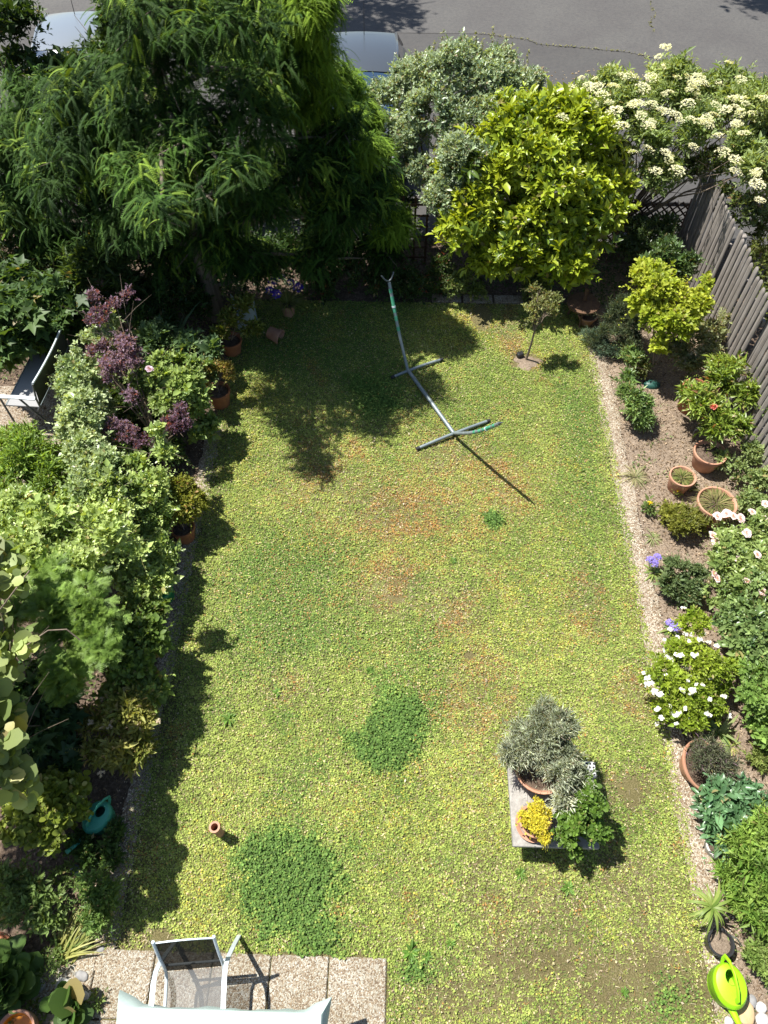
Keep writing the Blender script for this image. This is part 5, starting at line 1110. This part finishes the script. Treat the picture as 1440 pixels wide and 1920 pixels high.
# ------------------------------------------------------------------ left border plants
LG1, LG2 = (.15, .24, .05), (.32, .42, .11)
plant('ivy_hedge', 'ivy covered boundary hedge right of the garden bench', 'hedge', (180, 960),
    [(170, 680, 1.15, .25, .3), (160, 740, 1.05, .27, .3), (165, 810, 1.0, .28, .3), (180, 870, 1.0, .3, .3), (200, 930, .95, .32, .35), (165, 710, 1.1, .26, .3), (165, 775, 1.0, .27, .3), (170, 840, 1.0, .27, .3), (170, 720, .5, .35, .4), (185, 800, .4, .38, .4), (200, 870, .4, .38, .4), (200, 610, 1.2, .17), (190, 640, 1.2, .2)],
    9000, 5, .042, .7, (.19, .27, .1), (.44, .52, .26), seed=201, stem=dict(n=8, r0=.02), mat='leaf_gloss', shell=.15)
t, B = plant('purple_smoke_bush', 'purple leaved berberis with bare brown branches left of the lawn', 'shrub', (308, 870),
    [(175, 555, 1.6, .1, .06), (190, 590, 1.5, .15, .1), (240, 555, 1.5, .09, .08), (215, 570, 1.55, .1, .05), (180, 655, 1.3, .15, .1), (235, 650, 1.4, .2, .14), (210, 690, 1.3, .2, .14), (250, 680, 1.3, .12), (210, 800, 1.0, .13, .07), (240, 810, .95, .15, .08), (265, 830, .9, .13, .08), (340, 775, .9, .12, .1), (320, 800, .85, .14, .1), (345, 800, .8, .1, .1), (250, 745, 1.1, .1, .08), (185, 600, 1.5, .14, .06)],
    2300, 5, .027, .6, (.1, .05, .08), (.26, .17, .23), seed=202, c3=(.25, .07, .045), p3=.1, stem=dict(n=18, r0=.022, mat='stem_brown', trunk=.25), shell=.5, lump=.3, zmin=.3)
clusters(t, B, 0, rose_mesh('rose_bloom', .055, (.6, .4, .6), (.75, .6, .75), 9), 'rose_bloom', 'petal', 3, [(280, 692, 1.3)], 0, (1, 1)) if False else None
t, B = plant('rose_bush', 'green rose bush with a single lilac bloom behind the purple berberis', 'bush', (320, 780),
    [(300, 700, 1.0, .24), (340, 730, .9, .26), (310, 760, .8, .22), (370, 760, .7, .2), (270, 720, .9, .17), (350, 690, .8, .2), (390, 800, .4, .12), (365, 820, .4, .1)],
    2200, 5, .055, .6, (.13, .21, .05), (.3, .39, .11), seed=203, tmpl=T_OVAL)
clusters(t, B, 0, rose_mesh('rose_bloom', .06, (.62, .45, .6), (.78, .65, .76), 9), 'rose_bloom', 'petal', 3, [(280, 692, 1.32)], 0, (.75, .75))
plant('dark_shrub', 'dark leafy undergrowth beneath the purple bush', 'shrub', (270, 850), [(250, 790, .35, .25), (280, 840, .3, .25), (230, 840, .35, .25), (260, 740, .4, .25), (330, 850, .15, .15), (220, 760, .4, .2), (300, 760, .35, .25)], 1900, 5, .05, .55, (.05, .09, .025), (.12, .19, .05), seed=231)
fo = FO(204); p = G(330, 650, .1); t = thing('iris_clump', 'fan of dark sword shaped iris leaves in the shade', 'plant', g2(330, 650)); tuft(fo, p, 22, .5, .035, (.05, .1, .05), (.09, .16, .07), rad=.08, lean=.7, tmpl=T_BLADE); fo.build('leaves', 'leaf', t)
plant('oleander_shrub', 'narrow leaved shrub with pale stems in the shade above the purple berberis', 'shrub', (210, 570), [(180, 490, 1.2, .22), (220, 480, 1.2, .2), (160, 520, 1.0, .2), (230, 530, .9, .15)], 520, 7, .13, .17, (.05, .09, .025), (.11, .17, .05), seed=205, stem=dict(n=12, r0=.012, mat='stem_brown'), spread=1.1)
plant('maple_shrub', 'shaded shrub with large lobed leaves behind the bench', 'shrub', (40, 640),
    [(30, 590, 1.0, .4), (90, 570, .9, .35), (0, 650, .8, .35), (110, 600, .8, .3), (60, 620, .7, .35), (20, 540, 1.0, .3), (140, 610, .6, .2)],
    900, 5, .13, .9, (.045, .09, .025), (.1, .17, .045), seed=206, tmpl=T_LOBE, spread=1.3)
fo = FO(207); 
for (x, y) in [(105, 625), (85, 632), (95, 618), (402, 663), (390, 715), (395, 700)]:
    pass
plant('leafy_shrub', 'shrub with a few broad pale leaves between the two shaded pots', 'shrub', (395, 690), [(400, 665, .5, .12), (385, 700, .5, .14), (350, 650, .5, .2), (300, 640, .5, .25)], 260, 4, .1, .7, (.07, .13, .05), (.14, .22, .09), seed=208, tmpl=T_LOBE)
plant('leafy_shrub', 'bright green leafy shrub in front of the bench at the left edge', 'shrub', (60, 900),
    [(30, 830, .7, .32), (70, 860, .7, .3), (20, 900, .7, .35), (90, 900, .6, .25), (60, 940, .6, .3), (110, 860, .5, .15), (0, 960, .8, .3)],
    3200, 6, .06, .3, LG1, (.24, .36, .07), seed=209)
plant('leafy_hedge', 'large light green leafy shrub mass left of the edging', 'shrub', (220, 1060),
    [(180, 930, .95, .33), (260, 930, .75, .3), (120, 980, 1.1, .35), (200, 1000, .95, .36), (275, 1000, .42, .26), (60, 1040, 1.15, .35), (150, 1070, 1.0, .35), (230, 1060, .5, .3), (295, 1040, .45, .24), (275, 1100, .45, .26), (40, 980, 1.1, .33), (300, 960, .6, .22), (240, 890, .7, .24), (260, 1033, 1.4, .09), (206, 1006, 1.6, .12), (298, 811, 1.1, .08), (310, 850, .9, .1)],
    9000, 5, .055, .6, (.17, .26, .06), (.44, .54, .18), seed=210, stem=dict(n=16, r0=.02), tmpl=T_LEAF, mat='leaf_gloss', lump=.22)
plant('yew_bush', 'feathery dark green yew in the middle of the left border', 'bush', (170, 1230),
    [(150, 1100, 1.3, .24), (110, 1140, 1.35, .24), (180, 1140, 1.3, .22), (160, 1190, 1.25, .22), (100, 1210, 1.2, .22), (190, 1220, 1.2, .18), (140, 1260, 1.1, .2), (60, 1160, 1.3, .24), (120, 1290, 1.0, .14), (90, 1080, 1.3, .2)],
    1500, 1, .1, 1, (.1, .18, .03), (.24, .36, .08), seed=211, spray=T_YEW, fan=4, droop=.0, stem=dict(n=12, r0=.02), shell=.25)
plant('bean_shrub', 'green leafy shrub at the edging below the dark green watering can', 'shrub', (270, 1250),
    [(255, 1160, .35, .2), (275, 1200, .55, .22), (235, 1200, .6, .22), (250, 1260, .6, .22), (280, 1290, .45, .2), (230, 1300, .5, .18), (285, 1150, .35, .15)],
    2300, 5, .055, .7, (.09, .15, .03), (.2, .28, .06), seed=212, tmpl=T_OVAL)
t, B = plant('rhododendron', 'yellowish rhododendron with pale withered blooms left of the edging', 'shrub', (230, 1440),
    [(240, 1330, .55, .18), (270, 1350, .5, .16), (215, 1370, .5, .16), (220, 1410, .45, .17), (260, 1400, .4, .15), (190, 1410, .4, .14), (250, 1430, .3, .12), (180, 1350, .4, .14)],
    560, 8, .062, .3, (.13, .17, .025), (.34, .33, .09), seed=213, tmpl=T_OVAL, stem=dict(n=8, r0=.012), c3=(.5, .38, .2), p3=.05, upw=.8)
clusters(t, B, 0, head_mesh('withered_bloom', 'petal', .025, 14, .013, (.55, .45, .33), (.7, .6, .48), .5, seed=7), 'withered_bloom', 'petal', 5, [(205, 1362, .66), (258, 1358, .62), (297, 1352, .6), (192, 1310, .6), (190, 1450, .5), (170, 1355, .6)], 0, (.8, 1.3))
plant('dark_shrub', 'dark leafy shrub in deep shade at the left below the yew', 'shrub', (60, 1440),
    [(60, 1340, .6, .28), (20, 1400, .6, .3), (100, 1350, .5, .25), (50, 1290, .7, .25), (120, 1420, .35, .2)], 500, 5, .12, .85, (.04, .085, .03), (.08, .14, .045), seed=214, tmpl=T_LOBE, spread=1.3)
plant('oregano_bush', 'golden round leaved low shrub left of the teal watering can', 'bush', (90, 1540),
    [(70, 1490, .5, .22), (120, 1510, .45, .2), (40, 1540, .45, .2), (90, 1550, .4, .2), (140, 1480, .4, .14), (150, 1520, .3, .1)],
    950, 5, .045, .85, (.12, .17, .02), (.24, .28, .04), seed=215, tmpl=T_ROUND, spread=1.3, c3=(.4, .38, .12), p3=.03)
plant('dark_ground_cover', 'low green plants around the foot of the teal watering can', 'plant', (190, 1590), [(190, 1580, .12, .14, .08), (215, 1560, .1, .1, .07), (170, 1600, .1, .14, .08), (210, 1610, .06, .1, .05), (150, 1580, .1, .1)], 500, 5, .04, .45, (.05, .1, .02), (.11, .18, .04), seed=216)
# kiwi vine: large round leaves high up at the left edge
t, B = plant('kiwi_vine', 'vine with large round pale leaves reaching in at the left picture edge', 'vine', (-3.9, 2.6, 0),
    [(0, 1060, 1.9, .17), (20, 1100, 1.9, .12), (20, 1190, 1.9, .17), (50, 1210, 1.85, .09), (0, 1250, 1.8, .18), (0, 1340, 1.8, .17), (10, 1400, 1.8, .16), (20, 1450, 1.7, .17), (50, 1480, 1.6, .14), (-60, 1120, 2.0, .4), (-80, 1300, 2.0, .45), (-60, 1450, 1.9, .35), (-140, 1200, 2.1, .5)],
    330, 4, .1, .95, (.14, .2, .06), (.32, .38, .14), seed=217, tmpl=T_ROUND, spread=1.35, stem=dict(n=14, r0=.02), c3=(.4, .38, .14), p3=.06)
mb = MB(); o_ = Vector(t.location); mb.tube([Vector(G(*q))-o_ for q in [(10, 1245, 1.85), (50, 1210, 1.95), (90, 1182, 2.0), (125, 1180, 2.0), (150, 1200, 1.9)]], .006, 6)
mb.tube([Vector(G(*q))-o_ for q in [(-30, 1180, 1.9), (10, 1130, 2.0), (40, 1090, 2.0), (55, 1070, 1.95)]], .006, 6); mb.build('tendril', 'stem_brown', t)
fo = FO(218); P = np.array([G(*q) for q in [(20, 1235, 1.9), (35, 1215, 1.95), (50, 1205, 1.97), (60, 1225, 1.9), (75, 1195, 2.0), (20, 1260, 1.85), (10, 1150, 1.9), (25, 1115, 1.95), (45, 1085, 2.0), (20, 1085, 2.0), (50, 1070, 1.95)]])
fo.add(T_ROUND, P, fo.r.normal(size=(len(P), 3))*[1, 1, .3], fo.r.uniform(.08, .13, len(P)), tint(fo.r, P, (.26, .33, .1), (.36, .4, .14)), .95, nj=.3); fo.build('shoot_leaves', 'leaf', t)
# bottom left corner
plant('weedy_plant', 'light leaved weedy plant in the shade at the left below the golden shrub', 'plant', (70, 1710), [(65, 1670, .3, .13), (95, 1695, .25, .12), (30, 1700, .3, .16), (75, 1720, .2, .12), (100, 1720, .2, .1), (20, 1650, .3, .16)], 420, 5, .05, .42, (.08, .14, .03), (.2, .28, .08), seed=219)
fo = FO(220); p = G(120, 1790); t = thing('daylily_clump', 'leaning clump of yellowing strap leaves in the bottom left bed', 'plant', tuple(p)); r = fo.r
n = 90; a = r.normal(size=n)*.45+1.05; P = np.tile(p, (n, 1))+r.normal(size=(n, 3))*[.05, .04, .005]
fo.add(T_BLADE, P, np.c_[np.cos(a), np.sin(a), r.uniform(.3, 1.1, n)], r.uniform(.25, .5, n), tint(r, P, (.16, .22, .04), (.4, .38, .12), (.12, .2, .04), .2), .05, nj=.2); fo.build('leaves', 'leaf', t)
plant('green_shrub', 'small bright green plant leaning over the left edging', 'plant', (180, 1700), [(175, 1665, .3, .12), (195, 1690, .25, .12), (185, 1720, .2, .12), (205, 1670, .2, .08)], 420, 6, .045, .3, (.1, .18, .04), (.22, .32, .08), seed=221)
plant('broad_leaf_plant', 'dark broad leaved plant near the stones at the bottom left', 'plant', (135, 1900), [(140, 1890, .12, .08), (120, 1880, .1, .06)], 26, 4, .1, 1, (.05, .1, .02), (.09, .16, .03), seed=222, tmpl=T_ROUND)
plant('broad_leaf_plant', 'large dark leaves at the left edge below the shaded pot', 'plant', (10, 1860), [(10, 1850, .2, .14), (0, 1820, .2, .12), (30, 1835, .15, .08)], 70, 4, .12, .95, (.05, .1, .02), (.09, .16, .03), seed=223, tmpl=T_ROUND)
plant('weedy_plant', 'small pale herb tuft above the bottom left stones', 'plant', (52, 1830), [(52, 1825, .08, .06)], 70, 5, .025, .5, (.12, .17, .07), (.25, .3, .14), seed=224)
plant('weedy_plant', 'low weeds along the bottom left bed next to the patio', 'plant', (170, 1880), [(180, 1880, .04, .08, .04), (100, 1815, .06, .12, .05), (75, 1900, .05, .12, .05), (100, 1780, .05, .1, .04), (130, 1640, .05, .15, .05), (30, 1900, .1, .1)], 260, 5, .035, .4, (.07, .13, .03), (.18, .25, .07), seed=225)
# general low ground cover in the left border
fo = FO(230); r = fo.r; n = 9000; P = np.c_[r.uniform(-6.2, -2.75, n), r.uniform(.6, 10.2, n), np.zeros(n)]
P = P[(snoise(P[:, :2], 3, 9) > -.1) & ~((P[:, 0] < -4.2) & (P[:, 1] > 5.6) & (P[:, 1] < 7.4))]; P[:, 2] = r.uniform(.01, .12, len(P))
fo.add(T_LEAF, P, r.normal(size=(len(P), 3))*[1, 1, .5], r.uniform(.03, .06, len(P)), tint(r, P, (.05, .09, .02), (.13, .19, .04)), .5)
tag(fo.build('ground_cover', 'leaf'), kind='stuff', label='low green ground cover in the left border', cat='ground cover')
_by = {}
for o in bpy.data.objects:
    if o.parent is None and 'category' in o.keys() and 'kind' not in o.keys(): _by.setdefault(o.name.split('.')[0], []).append(o)
_gn = {'parked_car': 'cars parked beyond the garden', 'watering_can': 'watering cans in the garden', 'planter': 'terracotta planters', 'conifer_tree': 'conifers at the back left', 'dandelion': 'dandelions in the right bed', 'strap_leaf_clump': 'strap leaved clumps in the right bed', 'bellflower': 'lilac bellflowers', 'rose_bush': 'rose bushes', 'boundary_hedge': 'dark hedges at the back', 'peony_bush': 'peony bushes', 'green_shrub': 'green shrubs in the borders', 'dark_shrub': 'dark shrubs in the shade'}
for k, L_ in _by.items():
    if len(L_) > 1 and k in _gn:
        for o in L_: o['group'] = _gn[k]
print('done objects', len(bpy.data.objects))
